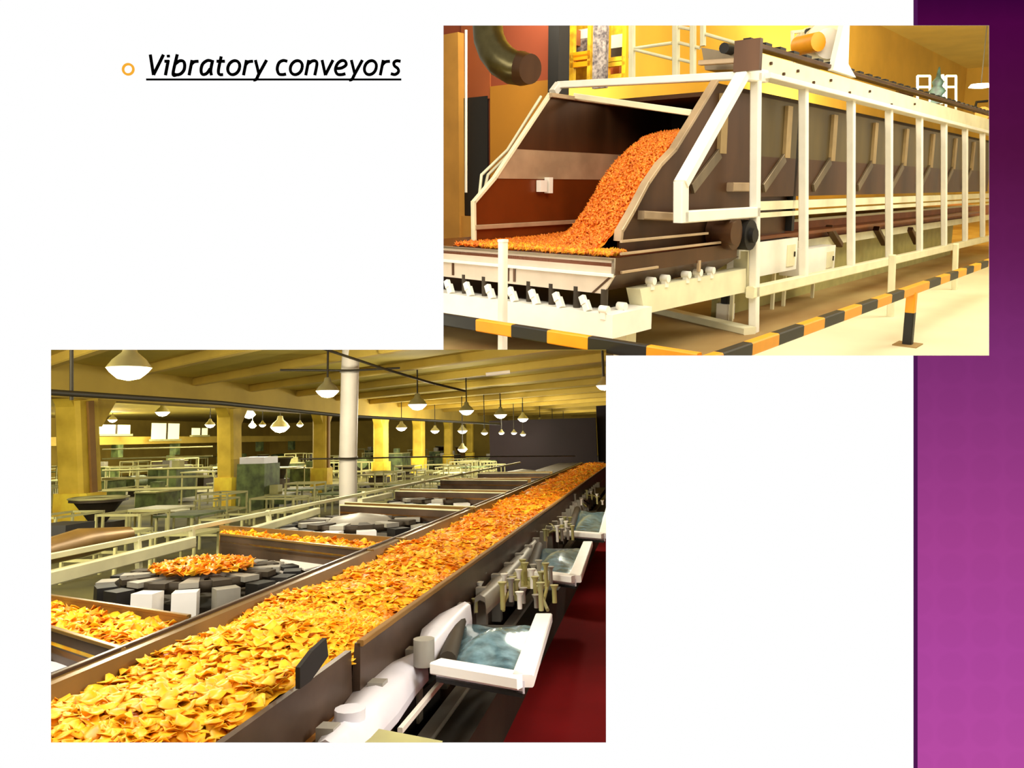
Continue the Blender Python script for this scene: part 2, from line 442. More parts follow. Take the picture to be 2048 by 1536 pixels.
# floors
bG = r.Hh(1815, 690, 0).y
bF = r.Hh(1600, 652, 0).y
mb = MB(); mb.box((4, bF, -.12), (60, 16, 0)); single(r, 'floor', mb, 'pit', kind='structure')
mb = MB(); mb.box((4, -14, -.12), (60, bF, .0)); single(r, 'floor', mb, 'apron', kind='structure')
# walls
aW = 13.0
mb = MB()
top = 7.5
p0 = r.A(887, 400, aW); pE = r.A(1105, 400, aW)
mb.box((aW, pE.y, 0), (aW + .25, p0.y + 2.5, top)); single(r, 'wall_left', mb, 'maroon', kind='structure')
def wallrect(x0, y0, x1, y1, d=.03, aa=aW):
    a = r.A(x0, y0, aa - d); b = r.A(x1, y1, aa - d)
    return MB().box((aa - d, min(a.y, b.y), min(a.z, b.z)), (aa, max(a.y, b.y), max(a.z, b.z)))
single(r, 'wall_panel', wallrect(980, 173, 1100, 420, .04), 'ochre', 'ochre wall panel beside the slanted hopper edge', 'wall panel')
single(r, 'wall_panel', wallrect(922, 40, 980, 197, .03), 'brown', 'brown wall panel above the dark doorway', 'wall panel')
single(r, 'doorway', wallrect(922, 197, 975, 432, .05), 'black', 'dark open doorway left of the hopper', 'doorway')  # black slab paints in the darkness of the opening
mb = wallrect(840, 78, 920, 560, .22)
single(r, 'column', mb, 'tan', 'broad tan column at the left edge beside the dark doorway', 'column')
mb = wallrect(921, 432, 975, 520, .16); single(r, 'partition', mb, 'tan', 'low tan partition below the dark doorway', 'partition')
mb = MB().tube([r.A(932, 60, aW - .6), r.A(932, 385, aW - .6)], .03); 
single(r, 'conduit_pipe', mb, 'white', 'thin white vertical pipe hanging in front of the dark doorway', 'pipe')
# duct
t = Thing(r, 'ventilation_duct', 'bent metal ventilation duct coming down above the hopper at left', 'duct', r.D(1040, 150, 11.6))
cen = [(974, 20), (975, 50), (978, 78), (988, 102), (1004, 122), (1026, 135), (1046, 137)]
rad = [30, 30, 31, 32, 33, 33, 33]
mb = MB().tube([r.D(x, y, 11.6 - i * .04) for i, (x, y) in enumerate(cen)], [q * 11.6 / F for q in rad], 24)
t.part('elbow', mb, 'duct')
e1, e2 = r.D(1043, 137, 11.35), r.D(1061, 138, 11.2)
t.part('flange', MB().tube([e1, e2], [34 * 11.3 / F, 29 * 11.3 / F], 24), 'steel_dark', label='dark round end flange')
# dark column
mb = wallrect(1097, 30, 1115, 300, .35, 12.9); single(r, 'column', mb, 'black', 'narrow black column right of the duct', 'column')
# back yellow hall: wall along a, ceiling with cross beams
bW = 15.5
j = r.B(1900, 158, bW)
mb = MB(); mb.box((13, bW, 0), (75, bW + .3, j.z + 4)); single(r, 'wall_back', mb, 'yellow_wall', kind='structure')
cz = r.B(1900, 120, bW).z
mb = MB(); mb.box((8, -10, cz), (75, bW + 1, cz + .2)); single(r, 'ceiling', mb, 'yellow_ceiling', kind='structure')
mb = MB(); mb.box((75, -10, 0), (75.3, bW, cz)); single(r, 'wall_right', mb, 'yellow_wall', kind='structure')
for k, (aa, lab) in enumerate(((21, 'nearest'), (31, 'middle'), (42, 'farthest'))):
    mb = MB().box((aa, -9, cz - .7), (aa + .5, bW, cz)); single(r, 'ceiling_beam', mb, 'yellow_ceiling', lab + ' of the yellow ceiling beams above the machine tunnel', 'beam', 'yellow ceiling beams')
# lamp far right
t = Thing(r, 'ceiling_lamp', 'bright white hanging lamp at the far right under the yellow ceiling', 'lamp', r.D(1962, 176, 30))
c = r.D(1962, 171, 30)
t.part('diffuser', MB().lathe(c, [(0, .08), (.35, .05), (.42, -.06), (0, -.12)], 18), 'lampglow')
t.part('cord', MB().tube([c + V((0, 0, .06)), c + V((0, 0, cz - c.z))], .02, 6), 'cable')

# ---- support frame
t = Thing(r, 'support_frame', 'long white steel frame of posts and beams around the dark hopper tunnel', 'frame', (9, bP, 0))
lowz = [0, .32, .32, .32, .32, .32, .32, .32, .32, .32]
xs = [1512, 1607, 1702, 1778, 1839, 1888, 1930, 1965, 1996]
def topz(x): return r.B(x, 150 + (x - 1525) * .262, bP)
def lowp(x): return r.B(x, 577 - (x - 1500) * .226, bP)
for i, x in enumerate(xs):
    tp = topz(x); lo = lowp(x)
    lo = r.Hh(1511, 664, 0) if i == 0 else lo
    lo = V((lo.x, bP, lo.z)); 
    t.part('post', MB().beam(lo, tp, .12, .11, (1, 0, 0)), 'white')
# top beam: tall plate with flange
pA, pB = r.B(1522, 106, bP), r.B(2060, 262, bP); pC, pD = r.B(2060, 288, bP), r.B(1522, 152, bP)
tb = t.part('top_beam', MB().prism([pA, pB, pC, pD], (0, .1, 0)), 'cream')
mb = MB().beam(pD - V((.0, .02, 0)), pC - V((0, .02, 0)), .22, .07); t.part('beam_flange', mb, 'white')
mb = MB()
for k in range(9):
    x = 1540 + k * 24 + k * k * 1.5; y = 128 + (x - 1522) * .282 
    q = r.B(x, y + (8 if k % 2 else -6), bP - .0); mb.tube([q + V((0, -.03, 0)), q + V((0, .02, 0))], .022, 8)
t.part('bolts', mb, 'steel_dark', parent=tb)
t.part('lower_rail', MB().beam(r.B(1500, 585, bP), r.B(2060, 458, bP), .12, .16), 'cream')
# hexagonal front
F0, F1, F2, F3 = r.B(1486, 148, bP), r.B(1362, 368, bP), r.B(1362, 434, bP), r.B(1512, 424, bP)
t.part('slanted_post', MB().beam(F0 + (F0 - F1) * .02, F1, .12, .16, (0, 1, 0)), 'white')
t.part('front_post', MB().beam(F1 + V((0, 0, .03)), F2 - V((0, 0, .06)), .12, .17, (1, 0, 0)), 'white')
t.part('front_rail', MB().beam(F2, F3, .12, .14), 'white')
t.part('front_rail', MB().beam(F0, pD + V((.1, 0, 0)), .12, .16), 'white')
# cross bars to the left frame
bQ = 7.35
G0 = r.B(1118, 170, bQ)
t.part('cross_bar', MB().beam(V((F0.x, bP, F0.z - .02)), G0, .11, .1), 'white')
G1 = r.B(1107, 186, bQ)
t.part('cross_bar', MB().beam(r.B(1150, 192, 6.9), r.B(1385, 226, 4.9), .07, .08), 'cream')
t.part('left_rail', MB().beam(G0, r.B(1106, 186, bQ), .11, .12), 'white')
mb = MB()
for dx in (0, 16):
    mb.tube([r.B(1082 + dx, 193, bQ), r.B(1015 + dx * .7, 300, bQ), r.B(963 + dx * .8, 350, bQ), r.B(959 + dx * .5, 390, bQ)], .022, 8)
t.part('left_hand_rod', mb, 'cream', label='thin bent rods on the far side of the hopper')
# white gusset on top
mb = MB().prism([r.B(1666, 140, bP), r.B(1712, 155, bP), r.B(1697, 128, bP), r.B(1700, 30, bP), r.B(1692, 30, bP)], (0, .08, 0))
t.part('upright_bracket', mb, 'white', label='tall white bracket tapering upward from the top beam')

# ---- hopper
t = Thing(r, 'bulk_hopper', 'dark steel trough hopper with flared open front holding the orange mound', 'hopper', (8, 5.8, 1.2))
def hw(b, pts, ex): return MB().prism([r.B(x, y, b) for x, y in pts], (0, ex, 0))
Rw = [(1238, 482), (1240, 463), (1262, 425), (1292, 368), (1318, 330), (1347, 300), (1430, 165)]
Rp = [r.B(x, y, bH) for x, y in Rw]
back = 27
topR = r.B(1430, 165, bH); zt = topR.z
# right wall: front flare polygon + long tunnel wall
lowb = r.B(1238, 482, bH)
zk = r.B(1600, 318, bH).z; zb = r.B(1600, 392, bH).z
aE = r.B(1502, 436, bH).x
pts = Rp + [V((aE, bH, zt)), V((aE, bH, lowb.z))]
t.part('side_panel', MB().prism(pts, (0, .04, 0)), 'steel_dark')
t.part('tunnel_wall', MB().box((aE + .01, bH, zb), (back, bH + .04, zk)), 'steel_dark')
t.part('tunnel_wall', MB().box((aE + .01, bH, zk), (back, bH + .04, zt)), 'greenish', label='greenish upper tunnel wall')
Lw = [(950, 484), (949, 405), (990, 357), (1101, 190)]
Lp = [r.B(x, y, bL) for x, y in Lw]
ztL = Lp[-1].z
t.part('side_panel', MB().prism(Lp + [V((14, bL, ztL)), V((14, bL, Lp[0].z))], (0, .04, 0)), 'steel_int')
mb = MB().prism([(14, bL, zt), (14, bL + .04, zt), (14, bL + .04, zb), (14, bL, zb)], (back - 14, 0, 0)); t.part('tunnel_wall', mb, 'steel_dark')
# specular sheen on the inside, painted as a pale band
b1, b2 = r.B(1033, 298, bL - .01), r.B(988, 357, bL - .01); b3, b4 = r.B(1290, 357, bL - .01), r.B(1290, 298, bL - .01)
t.part('lining_sheen', MB().prism([b1, b2, V((12, bL - .01, b2.z)), V((12, bL - .01, b1.z))], (0, .012, 0)), 'band', label='pale painted sheen across the inner side')
d1_, d2_, d3_ = r.B(1101, 192, bL - .012), r.B(1033, 298, bL - .012), None
t.part('lining_upper', MB().prism([d1_, d2_, V((13.5, bL - .012, d2_.z)), V((13.5, bL - .012, d1_.z))], (0, .01, 0)), 'steel_dark', label='dark upper lining')
t.part('lower_panel', MB().box((7.32, bH + .01, 1.24), (aE, bH + .04, lowb.z)), 'steel_dark')
# edge strips
def strip(P, w, d, b): 
    mb = MB()
    for i in range(len(P) - 1): mb.beam(P[i], P[i+1] + (P[i+1] - P[i]).normalized() * .02, w, d, (0, 1, 0))
    return mb
t.part('edge_strip', strip([p + V((-.02, .0, 0)) for p in Rp], .05, .1, bH), 'band', label='pale edge strip')
t.part('edge_strip', strip([p + V((-.02, 0, 0)) for p in Lp], .05, .06, bL), 'cream', label='pale edge strip')
# floor of the hopper + rear end
t.part('floor_plate', MB().box((6.9, bH, 1.22), (back, bL, 1.27)), 'steel_int')
t.part('lower_skirt', MB().box((aE + .02, bH + .1, 1.1), (aE + 1.5, bH + .14, zb)), 'steel_dark')
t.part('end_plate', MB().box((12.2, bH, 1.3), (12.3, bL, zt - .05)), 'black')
t.part('roof_plate', MB().box((10.2, bH, zt - .06), (back, bL, zt)), 'steel_dark')
t.part('roof_edge', MB().beam(r.B(1101, 190, bL - .05), r.B(1101, 190, bL - .05) + V((5, 0, 0)), .05, .06), 'band')
q = r.B(1088, 372, bL - .05)
t.part('latch', MB().box(q - V((.12, .04, .08)), q + V((.02, .04, .08))).box(q - V((-.06, .05, .1)), q + V((.14, .04, .12))), 'white', label='small pale latch on the lining')
z1 = r.B(950, 455, bL - .02)
t.part('lining_trim', MB().beam(z1, V((z1.x + 2.6, z1.y, z1.z)), .05, .06), 'band')
# ribs and gussets on the outside; pale rib tone paints in highlights
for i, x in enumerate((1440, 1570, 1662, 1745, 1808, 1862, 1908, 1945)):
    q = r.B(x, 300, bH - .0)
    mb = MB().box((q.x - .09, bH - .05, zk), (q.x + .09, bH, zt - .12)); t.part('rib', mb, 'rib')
    mb = MB().beam((q.x - .05, bH - .02, zk), (q.x - .75, bH - .02, zb + .12), .14, .04, (0, 1, 0)); t.part('gusset', mb, 'steel')
mb = MB().beam(r.B(1280, 430, bH - .03), r.B(1350, 434, bH - .03), .12, .1); t.part('bracket', mb, 'band')
mb = MB().beam(r.B(1460, 374, bH - .05), r.B(1505, 374, bH - .05), .1, .12); t.part('bracket', mb, 'band')

# ---- mound of orange snack pieces: height field between the side walls
mb = MB(); grid = []
na, nb = 70, 46
def mh(a, b):
    # ridge leans against the right wall, spills forward
    w = max(0, b - bH); x = a - (.5 * w if w < .9 else .45 + 1.5 * (w - .9))
    T = [(5.8, 1.27), (6.5, 1.285), (6.9, 1.31), (7.15, 1.42)] + [(p.x, p.z + .03) for p in Rp[2:6]] + [(8.8, 2.62), (9.2, 2.7), (9.8, 2.72)]
    if x <= T[0][0]: return T[0][1]
    for (x0, y0), (x1, y1) in zip(T, T[1:]):
        if x <= x1: return y0 + (y1 - y0) * (x - x0) / (x1 - x0)
    return T[-1][1]
for i in range(na + 1):
    row = []
    for j_ in range(nb + 1):
        a = 6.87 + 5.2 * i / na; b = bH + .05 + (bL - bH - .08) * j_ / nb
        row.append(V((a, b, mh(a, b) + (R() - .5) * .035)))
    grid.append(row)
mb.sheet(grid)
def puff(mb, c, s):
    ax = V((R() - .5, R() - .5, R() - .5)).normalized() * s; c = V(c)
    y = ax.orthogonal().normalized() * s * .45; z = ax.cross(y).normalized() * s * .4
    mb.add([c + ax, c - ax, c + y, c - y, c + z, c - z], [[0, 2, 4], [2, 1, 4], [1, 3, 4], [3, 0, 4], [2, 0, 5], [1, 2, 5], [3, 1, 5], [0, 3, 5]], True)
for k in range(13000):
    a = 6.9 + 4.6 * R() ** 1.1; b = bH + .08 + (bL - bH - .12) * R()
    puff(mb, (a, b, mh(a, b) + .012 + R() * .02), .026 + R() * .02)
for k in range(2600):   # layer in the front pan
    a = 6.87 + .3 * R() ** 1.5; b = bH - .18 + 1.9 * R() ** 1.2
    mb.cur = 1 if R() < .6 else 0
    puff(mb, (a, b, 1.285 + R() * .03 ), .03 + R() * .02)
mb.cur = 0
single(r, 'snack_mound', mb, ['puff', 'puff_low'], 'mound of small orange fried snack pieces spilling from the dark hopper', 'snacks', kind='stuff')

# ---- feeder pan in front
t = Thing(r, 'feeder_pan', 'wide pale steel vibrating pan below the hopper mouth', 'pan', (6.8, 5.6, .7))
cB = r.B(1228, 517, 4.5); zp = cB.z; aF = cB.x
pz2 = r.A(1222, 551, aF).z; pz3 = r.A(1205, 588, aF).z
bR = 4.5
bEnd = 8.6
# front face upper lip (vertical) and lower tapered trough
t.part('front_lip', MB().box((aF, bR, pz2), (aF + .03, bEnd, zp)), 'pan')
lb = r.A(1205, 588, aF).y
t.part('front_plate', MB().prism([(aF + .01, bR, pz2), (aF + .01, bEnd, pz2), (aF + .01, bEnd, pz3), (aF + .01, lb, pz3)], (.03, 0, 0)), 'pan')
t.part('lip_trim', MB().beam((aF - .012, bR, pz2), (aF - .012, bEnd, pz2), .03, .035), 'white')
t.part('lip_trim', MB().beam((aF - .012, bR, zp - .01), (aF - .012, bEnd, zp - .01), .03, .02), 'steel')
t.part('pan_floor', MB().box((aF, bR + .03, zp - .09), (10, bEnd, zp - .05)), 'steel_int')
aR = r.B(1440, 490, bR).x
t.part('side_plate', MB().box((aF, bR, pz2), (aR + .5, bR + .03, zp)), 'steel_dark')
t.part('side_plate', MB().prism([(aF, bR + .01, pz2), (aR + .6, bR + .01, pz2), (aR + .3, bR + .2, pz3 + .02), (aF + .0, bR + .25, pz3)], (0, .03, 0)), 'steel_dark')
for y0, y1, x1 in ((483, 466, 1415), (508, 490, 1440), (545, 532, 1315)):
    a0 = r.B(1242, y0, bR - .01); a1 = r.B(x1, y1, bR - .01)
    t.part('side_trim', MB().beam(a0, V((a1.x, a0.y, a0.z)), .03, .028), 'band')
for xx in (905, 1028, 1015):
    q = r.A(xx, 545, aF - .02); t.part('weld_seam', MB().box((aF - .004, q.y, pz3 + .03), (aF + .02, q.y + .03, pz2 - .02)), 'steel_dark')
q = r.B(1398, 530, bR - .02); t.part('side_rib', MB().box((q.x, q.y, pz3 + .1), (q.x + .05, q.y + .03, pz2 + .03)), 'band')
q = r.B(1455, 465, bR)
t.part('drive_hub', MB().tube([q + V((0, -.1, 0)), q + V((0, .2, 0))], .22, 20).tube([q + V((-.1, -.16, 0)), q + V((-.1, .1, 0))], .15, 16), 'steel_dark', label='dark round drive hub')
t.part('drive_hub', MB().tube([q + V((.45, -.12, -.05)), q + V((.45, .25, -.05))], .2, 16).tube([q + V((.45, -.18, -.05)), q + V((.45, -.1, -.05))], .1, 12), 'black', label='black round drive hub')

# ---- white base frame with spring mounts
t = Thing(r, 'base_frame', 'heavy white base frame carrying the feeder pan on spring mounts', 'base', (6.8, 5.6, 0))
aB = r.B(1225, 630, bP).x - .03; zu = r.A(1225, 630, aB).z; zl = r.A(1225, 678, aB).z
bRb = r.A(1225, 650, aB).y
t.part('front_beam', MB().box((aB, bRb, zl), (aB + .3, 9.0, zu)), 'white')
q = r.B(1303, 640, bRb)
t.part('side_beam', MB().box((aB + .3, bRb, zl), (q.x, bRb + .3, zu)), 'white')
e0, e1 = r.B(1280, 578, bRb + .1), r.B(1492, 537, bRb + .1); e2, e3 = r.B(1492, 584, bRb + .1), r.B(1290, 628, bRb + .1)
t.part('side_beam', MB().prism([e0, e1, e2, e3], (0, .18, 0)), 'cream')
q = r.B(1503, 545, bP + .1)
t.part('end_bracket', MB().box(q - V((.15, .0, .28)), q + V((.02, .2, .3))), 'cream')
# leg beneath
q = r.B(1262, 690, bRb + .12)
t.part('leg', MB().box((q.x - .1, q.y, 0), (q.x + .1, q.y + .16, zl)), 'cream')
t.part('leg', MB().box((aB + .1, 8.2, 0), (aB + .28, 8.36, zl)), 'cream')
for x in (903, 942, 985, 1030, 1074, 1123, 1177):
    q = r.A(x, 600, aB + .04); 
    mb = MB().beam((q.x, q.y, zu), (q.x + .02, q.y + .06, zu + .1), .08, .07, (1, 0, 0)).beam((q.x, q.y + .05, zu + .07), (q.x + .02, q.y + .1, zu + .15), .07, .06, (1, 0, 0))
    t.part('spring_mount', mb, 'white')
    t.part('spring', MB().tube([(q.x + .12, q.y - .12, zu), (q.x + .12, q.y - .12, pz3 + .05)], .04, 10), 'halldark')
for x in (1210, 1245, 1302, 1330, 1372, 1395, 1420):
    q = r.B(x, 560, bRb + .12); z0 = zu - .06 if x < 1275 else r.B(x, 579 - (x - 1280) * .19, bRb + .1).z - .03
    mb = MB().beam((q.x, q.y, z0), (q.x, q.y, z0 + .08), .07, .07, (1, 0, 0)).tube([(q.x, q.y - .05, z0 + .1), (q.x, q.y + .05, z0 + .1)], .045, 10)
    t.part('spring_mount', mb, 'white')
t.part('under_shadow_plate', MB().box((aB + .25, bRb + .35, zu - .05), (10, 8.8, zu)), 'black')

# slim white post in front of the pan
t = Thing(r, 'marker_post', 'slim white upright post in front of the pale feeder pan', 'post', r.A(1005, 715, 5.6))
mb = MB().beam(r.A(1005, 760, 5.6), r.A(1006, 482, 5.6), .075, .075, (0, 1, 0)); t.part('post_tube', mb, 'white')
t.part('post_cap', MB().beam(r.A(1006, 484, 5.6), r.A(1006, 479, 5.6), .085, .085, (0, 1, 0)), 'white')

# ---- hazard striped barrier
t = Thing(r, 'hazard_barrier', 'yellow and black striped low guard barrier round the machine', 'barrier', (9, bG, 0))
zR = r.B(1815, 583, bG).z; aC = r.Hh(1250, 697, zR).x
def striped(P, Q, w, d, marks, up=(0, 0, 1)):
    mb = MB(); P = V(P); Q = V(Q)
    for i in range(len(marks) - 1):
        mb.cur = i % 2; mb.beam(P + (Q - P) * marks[i], P + (Q - P) * marks[i+1], w, d, up)
    return mb
# front run, stripe borders read off in the photograph
xsf = [1402, 1300, 1182, 1100, 1028, 957, 880, 800]
ys = [r.A(x, PY, aC).y for x in xsf]
P0 = V((aC, ys[0], zR)); P1 = V((aC, ys[-1], zR))
t.part('rail', striped(P0, P1, .08, .115, [(y - ys[0]) / (ys[-1] - ys[0]) for y in ys]), ['hazard', 'hazard_dark'])
xss = [1378, 1440, 1498, 1551, 1600, 1641, 1680, 1714, 1745, 1773, 1797, 1846, 1868, 1886, 1902, 1918, 1932, 1946, 1960, 1976, 1990]
ass = [r.B(x, PY, bG).x for x in xss]
P0 = V((ass[0], bG, zR)); P1 = V((ass[-1], bG, zR))
t.part('rail', striped(P0, P1, .09, .11, [(y - ass[0]) / (ass[-1] - ass[0]) for y in ass]), ['hazard', 'hazard_dark'])
f0 = r.Hh(1815, 690, 0)
t.part('post', striped((f0.x, bG, 0), (f0.x, bG, zR - .03), .11, .11, [0, .62, 1], (1, 0, 0)), ['hazard_dark', 'hazard'])
t.part('foot_plate', MB().box((f0.x - .16, bG - .14, 0), (f0.x + .16, bG + .14, .015)), 'pit')
# ---- slim inner fence posts behind barrier
for x, yt, yb, lab in ((1785, 510, 582, 'nearer'), (1912, 488, 545, 'farther')):
    q = r.B(x, yb, 3.4); q0 = V((q.x, 3.4, 0)); mb = MB().beam(q0, r.B(x, yt, 3.4), .09, .09, (1, 0, 0))
    single(r, 'rail_stanchion', mb, 'cream', lab + ' of the two short cream stanchions behind the striped rail', 'stanchion')
# small mounting post and its floor beam
t = Thing(r, 'bumper_stand', 'short white stand with black rubber cap on the brown floor', 'stand', r.Hh(1450, 640, 0))
q = r.Hh(1450, 638, 0)
t.part('stand_block', MB().box(q - V((.1, .1, 0)), q + V((.1, .1, .24))), 'white')
t.part('rubber_cap', MB().tube([q + V((0, 0, .24)), q + V((0, 0, .36))], .075, 14), 'black', label='black rubber cap')
a0, a1 = r.Hh(1310, 618, .05), r.Hh(1500, 662, .05)
single(r, 'floor_beam', MB().beam(a0, a1, .22, .1), 'cream', 'low pale beam lying on the brown floor at the frame foot', 'beam')

# ---- lower equipment under the tunnel
t = Thing(r, 'return_conveyor', 'long cream and brown conveyor running beneath the hopper tunnel', 'conveyor', (12, 5.3, .5))
def along(x0, x1, yt, yb, b, th):  # band along a given by pixel rows at x0
    a = r.B(x0, yt, b); bb = r.B(x0, yb, b); e = r.B(x1, yt, b)
    return MB().box((a.x, b, bb.z), (e.x, b + th, a.z))
t.part('upper_rail', along(1518, 1990, 403, 421, bH, .12), 'cream')
t.part('lower_rail', along(1518, 1990, 426, 436, bH, .1), 'cream')
t.part('vibrating_trough', along(1500, 1990, 452, 492, bH + .35, 1.2), 'redpan')
t.part('trough_lip', along(1500, 1990, 446, 452, bH + .3, .1), 'cream')
t.part('support_bed', along(1518, 1990, 492, 512, bH + .25, 1.4), 'cream')
for x in (1560, 1668, 1760, 1826):
    q = r.B(x, 470, bH + .2); t.part('strut', MB().beam(q + V((-.3, 0, .15)), q + V((.35, 0, -.2)), .1, .12, (0, 1, 0)), 'steel_dark')
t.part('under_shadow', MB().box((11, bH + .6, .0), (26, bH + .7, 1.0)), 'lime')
for (x0, x1, y0, y1, lab) in ((1508, 1592, 486, 538, 'white control cabinet at the first frame post below the tunnel'), (1609, 1668, 500, 540, 'white control cabinet between the second and third frame posts')):
    a = r.B(x0, y0, bP + .3); e = r.B(x1, y1, bP + .3)
    t = Thing(r, 'control_cabinet', lab, 'cabinet', (a.x, a.y, 0))
    t.part('cabinet_body', MB().box((a.x, a.y, e.z), (e.x, a.y + .4, a.z)), 'white')
    dr = t.part('door', MB().box((e.x - .42, a.y - .02, e.z + .07), (e.x - .12, a.y, a.z - .1)), 'cream')
    t.part('handle', MB().box((e.x - .18, a.y - .04, (e.z + a.z) / 2 - .04), (e.x - .16, a.y - .02, (e.z + a.z) / 2 + .04)), 'halldark', parent=dr)
    for lx in (a.x + .05, e.x - .1): t.part('leg', MB().box((lx, a.y + .3, 0), (lx + .05, a.y + .35, e.z)), 'cream')
t = Thing(r, 'drive_motor', 'dark round drive motor behind the first frame post', 'motor', r.B(1485, 500, bP + .15))
q = r.B(1486, 468, bP + .2)
t.part('motor_body', MB().tube([q + V((0, -.1, 0)), q + V((0, .3, 0))], .13, 16), 'black')
t.part('motor_mount', MB().box(q + V((-.1, 0, -.34)), q + V((.1, .2, -.12))), 'white')

# ---- things on top of the tunnel
ztop = r.B(1530, 106, bP).z
def topobj(x, y, b=bP + .3): return r.B(x, y, b)
t = Thing(r, 'cable_tray', 'dark cable chain tray lying along the top beam', 'cable tray', r.B(1600, 130, bP + .15))
c0, c1 = r.B(1500, 90, bP + .12), r.B(2060, 252, bP + .12)
tray = t.part('tray', MB().beam(c0, c1, .16, .06), 'steel_dark')
n = 46
for k in range(n):
    f = k / n; q = c0 + (c1 - c0) * f; t.part('chain_link', MB().cbox(q + V((0, 0, .05)), (.2, .1, .05)), 'black', parent=tray)
t = Thing(r, 'conveyor_head', 'grey conveyor head unit on the crossbar beside the white slanted post', 'conveyor head', r.D(1450, 145, 10.2))
t.part('housing', MB().prism([r.A(1403, 95, 9.9), r.A(1500, 112, 9.9), r.A(1512, 138, 9.9), r.A(1410, 140, 9.9)], (.5, 0, 0)), 'steel')
t.part('base_rail', MB().beam(r.A(1400, 126, 9.6), r.A(1500, 120, 9.6), .1, .06), 'band')
t.part('roller', MB().tube([r.A(1448, 96, 9.7), r.A(1462, 99, 9.9)], .07, 12), 'black')
t.part('end_plate', MB().box(r.D(1496, 122, 9.6) - V((.03, .16, .12)), r.D(1496, 100, 9.6) + V((.03, .16, .12))), 'steel_dark')
t = Thing(r, 'scaffold_rail', 'cream platform railing of posts and bars above the hopper', 'railing', r.D(1330, 150, 12.5))
for x, yb, w in ((1264, 160, 11), (1352, 155, 12), (1386, 152, 10), (1406, 92, 9)):
    t.part('post', MB().beam(r.A(x, yb, 12), r.A(x, 15, 12), w * .0085, w * .0085, (0, 1, 0)), 'cream')
for p_, q_ in (((1268, 97), (1344, 86)), ((1268, 99), (1345, 118)), ((1356, 85), (1400, 96)), ((1356, 118), (1384, 125)), ((1358, 54), (1390, 60)), ((1410, 68), (1492, 92)), ((1268, 30), (1350, 34))):
    t.part('bar', MB().tube([r.A(*p_, 12), r.A(*q_, 12)], .028, 8), 'cream')
t.part('end_post', MB().beam(r.A(1488, 120, 12), r.A(1488, 88, 12), .09, .09, (0, 1, 0)), 'cream')
# yellow machinery between duct and column
t = Thing(r, 'yellow_machine', 'yellow framed machine on the gantry left of the mottled column', 'machine', r.A(1150, 170, 14))
def ab(x0, y0, x1, y1, aa, d, m, nm, lab=None):
    p = r.A(x0, y0, aa); q = r.A(x1, y1, aa); t.part(nm, MB().box((aa, min(p.y, q.y), min(p.z, q.z)), (aa + d, max(p.y, q.y), max(p.z, q.z))), m, label=lab)
ab(1112, 20, 1180, 165, 15.2, .1, 'yellow', 'back_panel')
ab(1155, 60, 1178, 86, 14.6, .3, 'white', 'lamp_housing')
ab(1145, 80, 1178, 104, 14.4, .3, 'mottled', 'motor', 'grey motor')
ab(1112, 84, 1140, 165, 14.5, .2, 'orangewood', 'door', 'orange door')
ab(1128, 62, 1150, 90, 14.2, .2, 'redpan', 'gearbox', 'reddish gearbox')
for x in (1116, 1136, 1142, 1176): ab(x, 20, x + 4, 165, 14, .1, 'yellow', 'upright')
for y in (106, 112, 126): ab(1140, y, 1180, y + 5, 14, .1, 'hazard', 'crossbar')
t = Thing(r, 'yellow_machine', 'yellow framed machine right of the mottled column', 'machine', r.A(1230, 165, 14))
ab(1211, 20, 1250, 165, 15.2, .1, 'yellow', 'back_panel')
ab(1214, 72, 1248, 100, 14.6, .3, 'cream', 'lamp_housing')
ab(1214, 98, 1246, 112, 14.4, .3, 'halldark', 'motor', 'dark motor')
ab(1216, 134, 1238, 146, 14.3, .3, 'orangewood', 'gearbox')
for x in (1211, 1246): ab(x, 20, x + 4, 165, 14, .1, 'hazard', 'upright')
for y in (116, 126, 150): ab(1212, y, 1250, y + 4, 14, .1, 'yellow', 'crossbar')
mb = wallrect(1187, 15, 1210, 175, .1, 13.6); single(r, 'column', mb, 'mottled', 'grey mottled column between the two yellow machines', 'column')
# fan / motor on top of tunnel centre
t = Thing(r, 'blower_unit', 'cream blower drum with orange motor standing on the top beam', 'blower', r.D(1640, 125, 12.6))
q = r.D(1648, 92, 12.6)
t.part('drum', MB().tube([q + V((-.15, -.1, 0)), q + V((.15, .25, 0))], .36, 22), 'cream')
t.part('drum_face', MB().tube([q + V((-.19, -.14, 0)), q + V((-.15, -.1, 0))], .24, 20), 'white')
q = r.D(1616, 88, 12.4); t.part('motor', MB().tube([q + V((-.1, -.2, 0)), q + V((.1, .2, 0))], .15, 16), 'hazard', label='orange motor')
t.part('motor_cap', MB().tube([r.D(1625, 62, 12.5), r.D(1622, 78, 12.5)], .12, 12), 'black')
for x in (1585, 1603): t.part('stand_post', MB().beam(r.D(x, 125, 12.6), r.D(x, 62, 12.6), .05, .05, (0, 1, 0)), 'cream')
t.part('stand_bar', MB().beam(r.D(1582, 65, 12.6), r.D(1612, 62, 12.6), .05), 'cream')
t = Thing(r, 'valve_tower', 'green valve stack with pale box frame on the far top beam', 'valve', r.D(1880, 215, 19))
q = r.D(1872, 208, 19)
t.part('valve_body', MB().lathe(q, [(0, 0), (.17, .02), (.12, .2), (.2, .3), (.1, .42), (.14, .52), (.06, .62), (.02, .86), (0, .88)], 12), 'green')
t.part('pipe', MB().tube([r.D(1884, 208, 19), r.D(1884, 150, 19)], .05, 8), 'white')
for x0, x1 in ((1835, 1860), (1892, 1912)):
    mb = MB()
    for xx in (x0, x1): mb.beam(r.D(xx, 222, 19), r.D(xx, 152, 19), .05, .05, (0, 1, 0))
    for yy in (152, 174): mb.beam(r.D(x0, yy, 19), r.D(x1, yy, 19), .05)
    t.part('box_frame', mb, 'cream')
